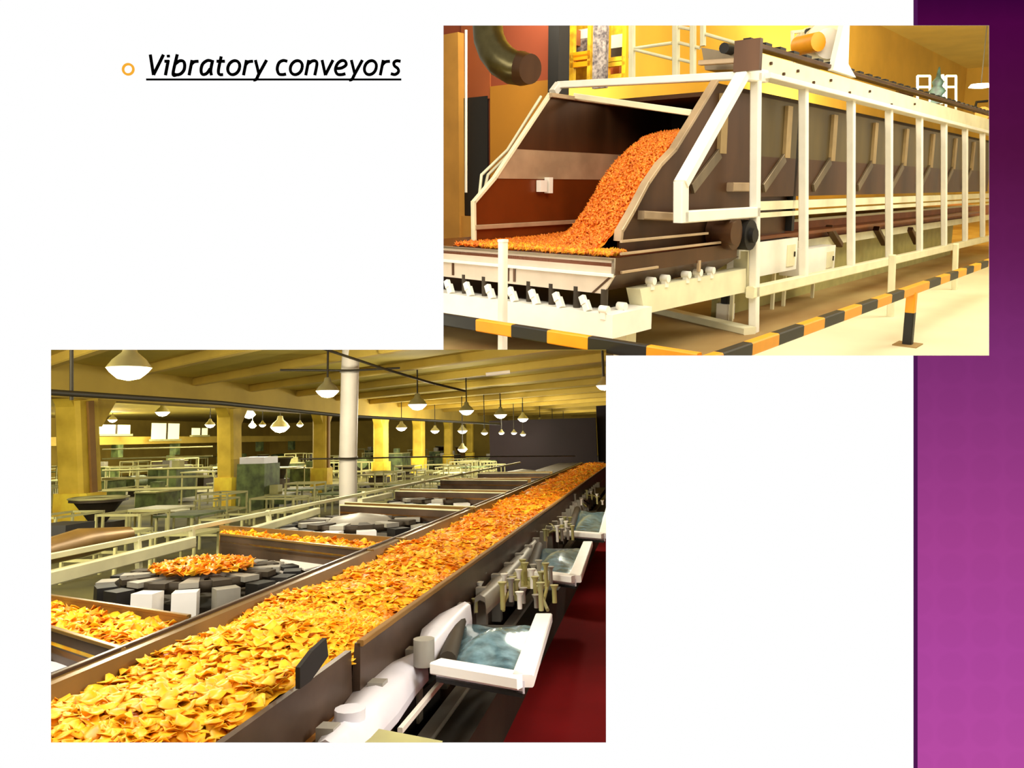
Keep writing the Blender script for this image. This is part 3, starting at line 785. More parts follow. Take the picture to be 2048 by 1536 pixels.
t.part('motor', MB().tube([r.D(1795, 182, 18.5), r.D(1825, 188, 18.5)], .1, 10), 'steel_dark')
t = Thing(r, 'small_motor', 'small yellow and black motor at the right end of the top beam', 'motor', r.D(1962, 240, 23))
q = r.D(1968, 228, 23)
t.part('motor_body', MB().tube([q + V((-.2, 0, 0)), q + V((.3, 0, 0))], .2, 14), 'hazard')
t.part('handle', MB().tube([r.D(1948, 224, 23), r.D(1953, 204, 23), r.D(1975, 202, 23)], .04, 8), 'black')

# ================================================================== LOWER ROOM
r = R2
FL = -1.95
mb = MB(); mb.box((1, 1.5, FL - .1), (70, 36, FL)); single(r, 'floor', mb, 'hallfloor', kind='structure')
mb = MB(); mb.box((1, -14, FL - .1), (70, 1.5, FL + .002)); single(r, 'floor', mb, 'redfloor', kind='structure')
CZ = 1.9
mb = MB(); mb.box((3, -14, CZ), (70.2, 36.2, CZ + .15)); single(r, 'ceiling', mb, 'olive', kind='structure')
mb = MB(); mb.box((70, -14, FL), (70.2, 36.2, CZ)); single(r, 'wall_back', mb, 'olive_beam', kind='structure')
mb = MB(); mb.box((1, 36, FL), (70, 36.2, CZ)); single(r, 'wall_left', mb, 'olive_beam', kind='structure')
# plum wall on the right, behind conveyor's far end
p0, p1 = r.Hh(1206, 800, CZ - .0), None
mb = MB(); mb.box((46, -12, FL), (46.3, 3.1, CZ)); single(r, 'wall_right', mb, 'purple_wall', kind='structure')
single(r, 'partition', MB().box((45, 3.1, FL), (45.3, 9.3, 1.0)), 'purple_wall', 'dark plum partition beyond the far end of the conveyor', 'partition')
single(r, 'wall_right', MB().box((14, -2.6, FL), (46, -2.4, CZ)), 'purple_wall', kind='structure')

# ceiling cross beams
v2 = (r.ray(-450, 925)); v2.z = 0; v2.normalize()
for k in range(15):
    a = 9.5 + k * 2.6 + k * k * .12
    c = V((a, 6, CZ - .11)); mb = MB().beam(c - v2 * 14, c + v2 * (9.5 if k > 3 else 9), .22, .22)
    single(r, 'ceiling_joist', mb, 'olive_beam', 'yellowish cross joist under the ceiling of the packing hall', 'joist', 'cross joists under the packing hall ceiling')
# girder and columns
bC = 13.0
GZ = 1.12
single(r, 'girder', MB().box((6, bC - .3, GZ), (70, bC + .3, CZ)), 'olive_beam', 'long olive girder resting on the row of yellow columns', 'girder')
cols = [(163, 84, 1000, 'leftmost'), (460, 52, 0, 'second from the left'), (643, 40, 0, 'third, just left of the pale post'), (762, 36, 0, 'fourth, just right of the pale post'), (838, 30, 0, 'fifth from the left'), (897, 22, 0, 'sixth from the left'), (940, 18, 0, 'seventh from the left')]
for i, (x, w, _, lab) in enumerate(cols):
    q = r.Hh(x, PY + 100, 0); 
    base = r.B(x, 940, bC); a = base.x; dep = (r.R.transposed() @ (base)).y
    ww = w * dep / F * .8
    t = Thing(r, 'column', 'yellow column, ' + lab + ' in the row', 'column', (a, bC, FL), 'yellow columns of the packing hall')
    xt = {0: 140, 1: 455}.get(i, x); qt = r.B(xt, 815, bC)
    zs = FL + .95
    t.part('plinth', MB().beam((a, bC, FL), (a, bC, zs), ww * 1.12, ww * 1.12, (1, 0, 0)), 'plinth')
    t.part('shaft', MB().beam((a, bC, zs), (a + (qt.x - a) * .6, bC, GZ), ww * .85, ww * .95, (1, 0, 0)), 'colyellow')
    if i in (0, 2):
        t.part('channel', MB().beam((a - .02, bC - ww * .48, zs), (a + (qt.x - a) * .6 - .02, bC - ww * .48, GZ - .05), ww * .25, .06, (0, 1, 0)), 'chan', label='brown channel down the shaft')
    t.part('bracket', MB().prism([(a - ww, bC - ww * .3, GZ), (a + ww, bC - ww * .3, GZ), (a + ww * .4, bC - ww * .3, GZ - ww * .8), (a - ww * .4, bC - ww * .3, GZ - ww * .8)], (0, ww * .6, 0)), 'colyellow')
# pale post
q0 = r.Hh(697, 992, -1.1); q1 = r.Hh(703, 699, 1.88); q1 = V((q0.x - .15, q0.y - .05, CZ))
t = Thing(r, 'roof_post', 'pale white round post standing in front of the yellow columns', 'post', V((q0.x, q0.y, FL)))
t.part('post_shaft', MB().tube([V((q0.x, q0.y, FL)), r.D(696, 920, 16.2), r.D(700, 742, 16.2), r.D(703, 690, 16.2)], .185, 20), 'post')
for y in (742, 915): t.part('collar', MB().tube([r.D(699 if y < 800 else 696, y - 3, 16.2), r.D(699 if y < 800 else 696, y + 3, 16.2)], .2, 20), 'grey')
# cables
def cable(pts, dep, lab, rad=.025):
    single(r, 'overhead_cable', MB().tube([r.D(x, y, d) for (x, y), d in zip(pts, dep)], rad, 6), 'cable', lab, 'cable')
cable([(60, 782), (440, 806), (690, 832), (1000, 848)], [11, 16, 22, 34], 'dark overhead pipe running along the tops of the yellow columns', .05)
cable([(640, 695), (760, 735), (860, 765), (930, 782)], [14, 15, 16, 17], 'dark cable crossing the ceiling right of the pale post')
cable([(560, 740), (700, 741), (800, 736)], [15.5, 15.8, 16], 'dark cable tied round the pale post under the ceiling')
cable([(600, 918), (700, 917), (830, 914), (1150, 912)], [15.7, 15.9, 18, 25], 'thin horizontal wire at chest height across the pale post', .018)
cable([(143, 700), (143, 800)], [12, 12], 'short dark hanging rod near the leftmost yellow column', .03)
# pendant lamps
LPTS = []
def make_lamp(c, rad, lab, group, dep):
    LPTS.append((c.x, c.y, c.z - rad * .55 - .08, 200 if dep < 30 else 240))
    t = Thing(r, 'pendant_lamp', lab, 'lamp', c, group); s = rad
    t.part('lamp_bowl', MB().lathe(c, [(0, -.55 * s), (.5 * s, -.45 * s), (.85 * s, -.15 * s), (s, .05 * s), (0, .08 * s)], 20), 'lampglow')
    t.part('reflector', MB().lathe(c, [(s * 1.02, .06 * s), (.75 * s, .45 * s), (.35 * s, .8 * s), (.25 * s, 1.2 * s), (0, 1.25 * s)], 20), 'lampmetal')
    t.part('cord', MB().tube([c + V((0, 0, 1.2 * s)), V((c.x, c.y, CZ))], .02, 6), 'cable')
nm = ['nearest and largest, at the upper left', 'second, left of the pale post', 'third, right of the pale post', 'fourth from the front', 'fifth from the front', 'sixth from the front', 'seventh from the front', 'eighth from the front', 'farthest']
for k, (x, y, w) in enumerate([(258, 738, 84), (655, 783, 46), (835, 810, 38), (933, 822, 30), (1001, 830, 26), (1046, 838, 22), (1080, 845, 17), (1105, 847, 15), (1127, 848, 14)]):
    c = r.Hh(x, y, .86); d = r.cam; dep = (r.R.transposed() @ c).y
    make_lamp(c, w / 2 * dep / F, 'bright pendant lamp in the main row, ' + nm[k], 'pendant lamps in the main row', dep)
c = r.D(1208, 772, 12); make_lamp(c, .12, 'bright pendant lamp cut by the right edge of the packing hall', None, 12)
second = [(325, 825, 28), (560, 855, 38), (498, 830, 26), (175, 842, 22), (420, 850, 20), (803, 856, 22), (870, 862, 18), (925, 862, 20), (969, 866, 14), (1003, 866, 12), (1028, 866, 12), (1046, 869, 12), (925, 899, 20), (600, 850, 14), (505, 852, 16), (225, 840, 18), (525, 850, 14)]
for k, (x, y, w) in enumerate(second):
    z = .45
    c = r.Hh(x, y, .42) if y < 862 else r.D(x, y, 40); c = r.D(x, y, 34 + (k % 4) * 3)
    dep = (r.R.transposed() @ c).y
    make_lamp(c, w / 2 * dep / F, 'small distant pendant lamp glowing beyond the yellow columns', 'distant pendant lamps', dep)

# ---- main conveyor
bl, br = 2.66, 1.49
A0, A1 = 2.35, 30
t = Thing(r, 'vibrating_conveyor', 'long steel vibrating conveyor full of golden chips running to the upper right', 'conveyor', (6, 2.05, FL))
t.part('trough_bed', MB().box((A0, br, -1.3), (A1, bl - .05, -1.26)), 'bed')
t.part('left_rim', MB().prism([(A0, bl, -1.0), (A0, bl - .07, -1.0), (A0, bl - .16, -1.24), (A0, bl - .05, -1.26), (A0, bl, -1.26)], (A1 - A0, 0, 0)), 'rim')
t.part('rim_edge', MB().beam((A0, bl + .01, -1.0), (A1, bl + .01, -1.0), .03, .03), 'side')
t.part('left_side', MB().box((A0, bl - .01, -1.55), (A1, bl + .02, -1.03)), 'side')
aS = r.Hh(655, 1285, -1.0).x
t.part('right_rim', MB().prism([(aS, br, -1.0), (aS, br + .03, -1.0), (aS, br + .05, -1.26), (aS, br, -1.3)], (A1 - aS, 0, 0)), 'side')
t.part('right_rim', MB().prism([(A0, br + .04, -1.03), (A0, br + .07, -1.03), (A0, br + .07, -1.3), (A0, br + .03, -1.34)], (aS - A0 - .02, 0, 0)), 'side')
t.part('rim_edge', MB().beam((aS, br, -1.0), (A1, br, -1.0), .035, .03), 'chan')
t.part('side_apron', MB().box((A0, br - .02, -1.75), (A1, br + .02, -1.3)), 'side')
g0 = r.Hh(655, 1275, -.98); g1 = r.Hh(595, 1340, -.98)
t.part('section_gate', MB().prism([r.B(x, y, br - .03) for x, y in ((653, 1276), (657, 1312), (622, 1362), (600, 1378), (600, 1335), (625, 1302))], (0, .02, 0)), 'black', label='dark gate plate where two troughs overlap')
t.part('junction_box', MB().prism([r.Hh(x, y, -1.17) for x, y in ((602, 1342), (676, 1325), (684, 1352), (612, 1372))], (0, 0, -.2)), 'side')
a = 2.9
for k in range(30):
    a = 2.7 + k * .62
    t.part('bracket', MB().box((a, br - .1, -1.6), (a + .08, br - .02, -1.2)), 'grey')
t.part('support_rail', MB().beam((A0, br - .2, -1.62), (A1, br - .2, -1.62), .1, .08), 'grey')
for k in range(6):
    a = 3.4 + k * 4; t.part('leg', MB().box((a, 2.0, FL), (a + .1, 2.1, -1.3)), 'grey')

# chips
def bedz(a, b):
    u = (b - br) / (bl - br)
    return -1.085 + .06 * math.sin(math.pi * max(0, min(1, u))) + .022 * math.sin(a * 5 + b * 3) + .02 * math.sin(a * 2.3 - b * 4)
def chip_mesh(s, seed):
    rnd = random.Random(seed); vs = []; n = 10
    k1, k2 = (rnd.random() - .5) * 1.0, (rnd.random() - .3) * .9
    pts = [(0, 0)] + [(.55 * s * math.cos(t), .55 * s * math.sin(t)) for t in [2 * math.pi * i / n for i in range(n)]]
    rim = [1 + .12 * math.sin(3 * i + seed) + .1 * (rnd.random() - .5) for i in range(n)]
    pts += [(s * rim[i] * math.cos(2 * math.pi * i / n), s * .82 * rim[i] * math.sin(2 * math.pi * i / n)) for i in range(n)]
    def z(x, y): return (k1 * x * x - k2 * y * y + .5 * (k1 + k2) * x * y) / s * .8
    for sgn in (1, -1):
        for x, y in pts: vs.append((x, y, z(x, y) + sgn * .035 * s))
    m = len(pts); fs = []
    for i in range(n):
        j2 = (i + 1) % n
        fs += [[0, 1 + i, 1 + j2], [1 + i, 1 + n + i, 1 + n + j2, 1 + j2]]
        fs += [[m, m + 1 + j2, m + 1 + i], [m + 1 + i, m + 1 + j2, m + 1 + n + j2, m + 1 + n + i]]
        fs += [[1 + n + i, m + 1 + n + i, m + 1 + n + j2, 1 + n + j2]]
    return vs, fs
protos = [chip_mesh(1, k) for k in range(8)]
def addchip(mb, c, s, tilt=.6, flat=0):
    vs, fs = random.choice(protos)
    m = Matrix.Translation(c) @ Matrix.Rotation(R() * 6.28, 4, 'Z') @ Matrix.Rotation((R() - .5) * 2 * tilt, 4, 'X') @ Matrix.Rotation((R() - .5) * 2 * tilt, 4, 'Y') @ Matrix.Scale(s, 4)
    mb.add([m @ V(v) for v in vs], fs, True)
mb = MB(); grid = []
na = 260
def lob(a): return br + (.1 if a < aS else .02)
for i in range(na + 1):
    a = A0 + (A1 - A0) * (i / na) ** 1.7
    grid.append([V((a, lob(a) + (bl - lob(a) - .1) * j_ / 16, bedz(a, br + (bl - br) * (j_ + .5) / 17) - .01 + (R() - .5) * .02)) for j_ in range(17)])
mb.sheet(grid)
for k in range(5200):
    a = 4.3 + (A1 - 4.3) * R() ** 2.2; b = lob(a) + .05 + (bl - lob(a) - .17) * R()
    mb.cur = 1 if R() < min(.85, (a - 3) / 9) else 0
    addchip(mb, (a, b, bedz(a, b) + .005 + R() * .012), .032 + R() * .01, .4)
mb.cur = 0
for k in range(2600):
    a = A0 + 2.3 * R(); b = lob(a) + .02 + (bl - lob(a) - .13) * R()
    addchip(mb, (a, b, bedz(a, b) + R() * .014), .037, .45)
single(r, 'chip_bed', mb, ['chip', 'chip_deep'], 'deep bed of golden chips filling the long conveyor beyond the nearest ones', 'chips', kind='stuff')
# the 300 nearest chips, each its own thing
meshes = []
for k in range(8):
    vs, fs = protos[k]
    me = bpy.data.meshes.new('chip'); me.from_pydata([V(v) * .038 for v in vs], [], fs)
    me.materials.append(M['chip']); me.polygons.foreach_set('use_smooth', [True] * len(me.polygons)); meshes.append(me)
proto = bpy.data.objects.new('potato_chip', meshes[0])
proto['label'] = 'curled golden chip lying on top of the near end of the conveyor'; proto['category'] = 'chip'; proto['group'] = 'nearest chips on the conveyor'
spots = []
tries = 0
while len(spots) < 300 and tries < 40000:
    tries += 1
    a = A0 + .08 + 1.75 * R(); b = lob(a) + .05 + (bl - lob(a) - .17) * R()
    x, y = r.pix((a, b, -1.1))
    if x < 95 or y > 1500 or x > 640: continue
    if any((a - p[0]) ** 2 + (b - p[1]) ** 2 < .04 ** 2 for p in spots): continue
    spots.append((a, b))
for i, (a, b) in enumerate(spots):
    o = proto if i == 0 else proto.copy()
    if i: o.data = meshes[i % 8]
    col.objects.link(o)
    o.matrix_world = r.M @ Matrix.Translation((a, b, bedz(a, b) + .02 + R() * .02)) @ Matrix.Rotation(R() * 6.28, 4, 'Z') @ Matrix.Rotation((R() - .5) * .7, 4, 'X') @ Matrix.Rotation((R() - .5) * .7, 4, 'Y') @ Matrix.Scale(.85 + .35 * R(), 4)

# ---- transverse troughs to the left of the main conveyor
def trough(P, z, lab, chips, deep=.22, mats='bed'):
    """P: pixel quad (back-left, back-right, front-right, front-left) on height z"""
    q = [r.Hh(x, y, z) for x, y in P]
    t = Thing(r, 'cross_trough', lab, 'trough', V((q[0] + q[2]) / 2) - V((0, 0, deep)))
    cen = (q[0] + q[1] + q[2] + q[3]) / 4
    t.part('trough_floor', MB().prism([p - V((0, 0, .1)) for p in q], (0, 0, -.03)), mats)
    for k, nm_ in ((0, 'back_wall'), (2, 'front_wall')):
        a, b = q[k], q[(k + 1) % 4]; n = (cen - (a + b) / 2); n.z = 0; n.normalize()
        t.part(nm_, MB().prism([a, b, b - V((0, 0, deep)), a - V((0, 0, deep))], n * .02), 'side' if k == 2 else 'rim')
        t.part('lip', MB().beam(a, b, .03, .02), 'rail2' if not chips else 'rim')
    o_ = None
    if chips:
        mb = MB(); 
        for k in range(chips):
            u, w = .03 + .93 * R(), .06 + .84 * R()
            p = (q[0] * (1 - u) + q[1] * u) * (1 - w) + (q[3] * (1 - u) + q[2] * u) * w
            mb.cur = 1 if R() < .3 else 0
            addchip(mb, p - V((0, 0, .075 - R() * .045)), .045)
        mb.cur = 0
        mb.prism([p - V((0, 0, .07)) for p in q], (0, 0, -.02))
        single(r, 'chip_bed', mb, ['chip', 'chip_deep'], chips_label, 'chips', kind='stuff')
chips_label = 'bed of yellow chips in the cross trough at the left edge'
trough([(60, 1186), (378, 1233), (246, 1300), (60, 1243)], -1.0, 'near cross trough full of yellow chips at the left edge', 900, .3)
chips_label = 'thin bed of yellow chips in the cross trough beyond the round weigher'
trough([(440, 1052), (812, 1078), (745, 1101), (440, 1068)], -1.0, 'second cross trough holding a thin layer of chips behind the round weigher', 700, .33)
trough([(690, 1005), (950, 1014), (920, 1021), (680, 1010)], -.98, 'third cross trough, olive, behind the second round weigher', 0, .28)
trough([(800, 978), (1020, 981), (1010, 986), (790, 982)], -.98, 'fourth cross trough with pale lip near the far railing', 0, .25)
trough([(890, 957), (1062, 957), (1055, 961), (880, 960)], -.98, 'fifth cross trough with pale lip further back', 0, .22)
trough([(960, 945), (1105, 943), (1100, 946), (955, 947)], -.98, 'sixth and farthest cross trough beside the conveyor', 0, .2)
# dark corner of the near pit
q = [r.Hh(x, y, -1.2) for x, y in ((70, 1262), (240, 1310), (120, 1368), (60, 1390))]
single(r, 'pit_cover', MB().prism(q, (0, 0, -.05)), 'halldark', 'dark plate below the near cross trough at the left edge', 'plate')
q = [r.Hh(x, y, -1.18) for x, y in ((60, 1318), (142, 1334), (60, 1364))]
single(r, 'cover_sheet', MB().prism(q, (0, 0, .01)), 'lilac', 'small white sheet on the dark plate at the lower left', 'sheet')

# ---- railing on the far side
t = Thing(r, 'deck_railing', 'pale green railing running beside the round weighers to the right', 'railing', (8, 5.1, -1.3))
bR_ = 5.13
t.part('top_rail', MB().beam(r.B(60, 1121, bR_), r.B(1040, 925, bR_), .045, .05), 'rail2')
t.part('lower_beam', MB().beam(r.B(60, 1166, bR_ - .05), r.B(385, 1084, bR_ - .05), .09, .12), 'rail2', label='broad pale lower beam')
t.part('lower_beam', MB().beam(r.B(505, 1062, bR_ - .1), r.B(635, 1022, bR_ - .1), .09, .1), 'rail2')
t.part('lower_beam', MB().beam(r.B(720, 1003, bR_ - .1), r.B(780, 990, bR_ - .1), .09, .1), 'rail2')
for x, yt, yb in ((275, 1078, 1136), (383, 1055, 1088), (536, 1021, 1048), (727, 984, 1003), (845, 959, 972), (922, 944, 955)):
    t.part('post', MB().beam(r.B(x + 3, yb, bR_), r.B(x, yt, bR_), .06, .05, (1, 0, 0)), 'rail2')

# ---- round weighers
def weigher(cx, cy, z, rad, lab, heap, n=14):
    c = r.Hh(cx, cy, z)
    t = Thing(r, 'multihead_weigher', lab, 'weigher', c - V((0, 0, .4)))
    s = rad
    t.part('ring_frame', MB().lathe(c, [(s * .62, -.02), (s * .66, .04), (s * .72, .04), (s * .72, -.05), (s * .62, -.02)], 28), 'halldark')
    dc = t.part('dispersion_cone', MB().lathe(c, [(0, .13 * s), (s * .35, .08 * s), (s * .42, .02)], 24), 'grey')
    for k in range(n):
        th = 2 * math.pi * k / n; d = V((math.cos(th), math.sin(th), 0)); e = V((-d.y, d.x, 0))
        p = c + d * s * .45; q = c + d * s * .78
        mb = MB().prism([p + e * .05 * s, p - e * .05 * s, q - e * .09 * s, q + e * .09 * s], (0, 0, .05 * s)); t.part('feeder_tray', mb, 'grey' if k % 2 else 'halldark')
        qq = c + d * s * .9
        mb = MB().prism([qq - e * .11 * s - d * .08 * s, qq + e * .11 * s - d * .08 * s, qq + e * .11 * s + d * .1 * s, qq - e * .11 * s + d * .1 * s], (0, 0, -.22 * s)); t.part('bucket', mb, 'traywhite' if k in (n // 2, n // 2 + 1) else ('grey' if k % 5 == 0 else 'black'))
    if heap:
        mb = MB()
        for k in range(heap):
            th = R() * 6.28; rr = s * .5 * math.sqrt(R()); mb.cur = int(R() < .6)
            addchip(mb, c + V((rr * math.cos(th), rr * math.sin(th), .17 * s - rr * .14)), .05)
        mb.cur = 0
        single(r, 'chip_heap', mb, ['chip', 'chip_deep'], 'heap of orange chips on top of the round weigher' + (' nearest the camera' if heap > 300 else ''), 'chips', kind='stuff')
weigher(405, 1150, -1.15, .86, 'nearest round multihead weigher with white buckets, heaped with orange chips', 420, 16)
weigher(720, 1046, -1.15, 1.1, 'second round multihead weigher beyond the chip filled cross trough', 0)
weigher(900, 998, -1.15, 1.2, 'third round multihead weigher further along the railing', 0)
weigher(970, 968, -1.15, 1.2, 'fourth round multihead weigher near the far end', 0, 10)
weigher(1045, 948, -1.15, 1.2, 'farthest round multihead weigher beside the conveyor', 0, 10)
# base plates under weigher
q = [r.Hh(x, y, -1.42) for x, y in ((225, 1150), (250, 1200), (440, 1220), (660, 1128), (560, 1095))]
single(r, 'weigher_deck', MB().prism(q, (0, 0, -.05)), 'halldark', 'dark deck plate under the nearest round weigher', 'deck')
for pts, lab in (([(522, 1138), (548, 1124), (600, 1138), (575, 1152)], 'left'), ([(560, 1122), (598, 1112), (652, 1132), (610, 1142)], 'middle'), ([(515, 1188), (560, 1166), (575, 1168), (530, 1195)], 'front')):
    q = [r.Hh(x, y, -1.2) for x, y in pts]
    single(r, 'cover_sheet', MB().prism(q, (0, 0, .015)), 'traywhite', lab + ' white cover sheet beside the nearest round weigher', 'sheet')
# deck floor between troughs and railing
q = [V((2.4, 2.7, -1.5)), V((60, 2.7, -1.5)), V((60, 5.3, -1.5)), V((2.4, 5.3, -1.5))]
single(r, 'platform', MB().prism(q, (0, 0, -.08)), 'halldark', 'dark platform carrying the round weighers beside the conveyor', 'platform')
# brown domed cover by the left column
t = Thing(r, 'roof_cover', 'long brown rounded cover outside the railing at the left', 'cover', r.D(180, 1100, 8.5))
t.part('cover_shell', MB().tube([r.D(60, 1112, 7.6), r.D(160, 1086, 8.6), r.D(255, 1070, 9.4)], [.12, .16, .1], 14), 'rim')
q = r.D(128, 1065, 9.5); single(r, 'dark_box', MB().cbox(q, (.5, .45, .22)), 'black', 'black box at the left edge below the leftmost column', 'box')

# ---- right side packing machines
def packer(P, z, lab, film=True):
    q = [r.Hh(x, y, z) for x, y in P]     # tl, tr, br, bl outer quad of the white frame
    t = Thing(r, 'bag_chute', lab, 'packing machine', (q[0] + q[2]) / 2 - V((0, 0, .2)))
    def bar(a, b, w): t.part('frame_bar', MB().beam(a, b, w, .06), 'traywhite')
    s = (q[1] - q[0]).length
    bar(q[1], q[2], .13 * s + .03); bar(q[2], q[3], .12 * s + .03)
    t.part('side_plate', MB().prism([q[2], q[3], q[3] - V((0, 0, .06)), q[2] - V((0, 0, .06))], (0, -.01, 0)), 'lilac')
    c = (q[0] + q[1] + q[2] + q[3]) / 4
    i = [c + (p - c) * .8 - V((0, 0, .03)) for p in q]
    # bulging film
    g = []
    for k in range(9):
        row = []
        for l in range(9):
            u, w = k / 8, l / 8; p = (i[0] * (1 - u) + i[1] * u) * (1 - w) + (i[3] * (1 - u) + i[2] * u) * w
            row.append(p + V((0, 0, .07 * math.sin(math.pi * u) * math.sin(math.pi * w) + .012 * math.sin(9 * u + 7 * w))))
        g.append(row)
    t.part('bag_film', MB().sheet(g, .01), 'blueglass', label='crinkled bluish film')
    t.part('tray_floor', MB().prism([p - V((0, 0, .05)) for p in q], (0, 0, -.03)), 'black')
    t.part('roller', MB().tube([i[0] + V((0, 0, .03)), i[3] + V((0, 0, .03))], .05, 12), 'halldark')
    return t
packer([(905, 1233), (1088, 1236), (1045, 1362), (872, 1332)], -1.2, 'nearest white framed bag chute with bluish film over the red floor')
packer([(1070, 1088), (1176, 1088), (1150, 1158), (1050, 1145)], -1.2, 'second white framed bag chute further along the red floor')
packer([(1150, 1014), (1220, 1018), (1208, 1072), (1130, 1066)], -1.2, 'third white framed bag chute at the right edge')
# white curved arm
def arm(pts, w, z, lab, mt='lilac'):
    c = [r.Hh(x, y, z) for x, y in pts]
    t = Thing(r, 'vibrator_arm', lab, 'arm', c[0] - V((0, 0, .1)))
    mb = MB()
    g = []
    for k, p in enumerate(c):
        d = (c[min(k + 1, len(c) - 1)] - c[max(k - 1, 0)]).normalized(); n = V((-d.y, d.x, 0)) * w[k]
        g.append([p + n - V((0, 0, .07)), p + n * .8 + V((0, 0, .02)), p + V((0, 0, .04)), p - n * .8 + V((0, 0, .02)), p - n - V((0, 0, .07))])
    t.part('arm_shell', MB().sheet(g, .04), mt)
    return t, c
t, c = arm([(650, 1500), (700, 1450), (745, 1395), (790, 1345), (835, 1318)], [.05, .1, .13, .12, .07], -1.25, 'long pale curved arm rising beside the near conveyor')
t.part('joint', MB().tube([c[1] - V((0, 0, .1)), c[1] + V((0, 0, .07))], .07, 12), 'lilac'); 
t, c = arm([(848, 1300), (870, 1265), (900, 1235), (930, 1215)], [.05, .1, .09, .05], -1.15, 'short pale arm leading up to the nearest bag chute')
t.part('joint', MB().tube([c[0] - V((0, 0, .08)), c[0] + V((0, 0, .06))], .06, 12), 'grey')
t, c = arm([(600, 1500), (640, 1452), (690, 1415)], [.05, .07, .05], -1.35, 'pale bracket arm at the bottom beside the conveyor side')
t, c = arm([(960, 1200), (1000, 1160), (1040, 1118), (1070, 1085)], [.05, .08, .07, .03], -1.25, 'pale pinkish arm between the two nearer bag chutes', 'grey')
q = [r.Hh(x, y, -1.3) for x, y in ((745, 1455), (885, 1482), (880, 1510), (700, 1510))]
single(r, 'cream_box', MB().prism(q, (0, 0, -.4)), 'hallcream', 'cream box top at the bottom edge beside the pale arm', 'box')
single(r, 'floor_strip', MB().beam(r.Hh(800, 1462, -1.35), r.Hh(885, 1360, -1.35), .025, .03), 'post', 'thin pale bar over the red floor below the nearest bag chute', 'bar')
single(r, 'side_skirt', MB().prism([r.Hh(x, y, -1.45) for x, y in ((800, 1420), (880, 1350), (868, 1330), (790, 1400))], (0, 0, -.3)), 'black', 'black machine skirt behind the thin pale bar', 'skirt')
# tangle of fittings between chutes
def fittings(x0, y0, x1, y1, z, n, lab, mt):
    t = Thing(r, 'fitting_cluster', lab, 'fittings', r.Hh((x0 + x1) / 2, y1, z))
    t.part('mount_plate', MB().prism([r.Hh(x, y, z) for x, y in ((x0 + 15, y0), (x1, y0), (x1 - 15, y0 + (y1 - y0) * .45), (x0, y0 + (y1 - y0) * .45))], (0, 0, -.02)), mt)
    for k in range(n):
        p = r.Hh(x0 + (x1 - x0) * R(), y0 + (y1 - y0) * (.3 + .7 * R()), z)
        h = .05 + .12 * R()
        t.part('fitting', MB().tube([p, p + V((0, 0, h)), p + V((0, 0, h + .03))], [.018, .018, .035], 8), random.choice(['hallcream', 'grey', 'lime', 'white']))
    for k in range(4):
        p = r.Hh(x0 + (x1 - x0) * R(), y1 - R() * 20, z - .1); q_ = r.Hh(x0 + (x1 - x0) * R(), y0 + 30 * R(), z)
        t.part('hose', MB().tube([p, (p + q_) / 2 + V((0, 0, .08)), q_], .015, 6), random.choice(['hallcream', 'black', 'lime']))
fittings(1005, 1130, 1110, 1225, -1.25, 22, 'tangle of olive pipe fittings above the nearest bag chute', 'lime')
fittings(1060, 1040, 1150, 1088, -1.25, 16, 'tangle of pipe fittings above the second bag chute', 'halldark')
fittings(1130, 975, 1212, 1018, -1.25, 16, 'tangle of dark pipe fittings at the right edge', 'halldark')
fittings(900, 1165, 975, 1225, -1.35, 12, 'cluster of pale fittings beside the conveyor brackets', 'halldark')
# packing machine body between conveyor and red floor
single(r, 'machine_plinth', MB().box((2.6, 1.05, FL), (25, 1.35, -1.6)), 'halldark', 'long dark machine plinth between conveyor and red floor', 'plinth')

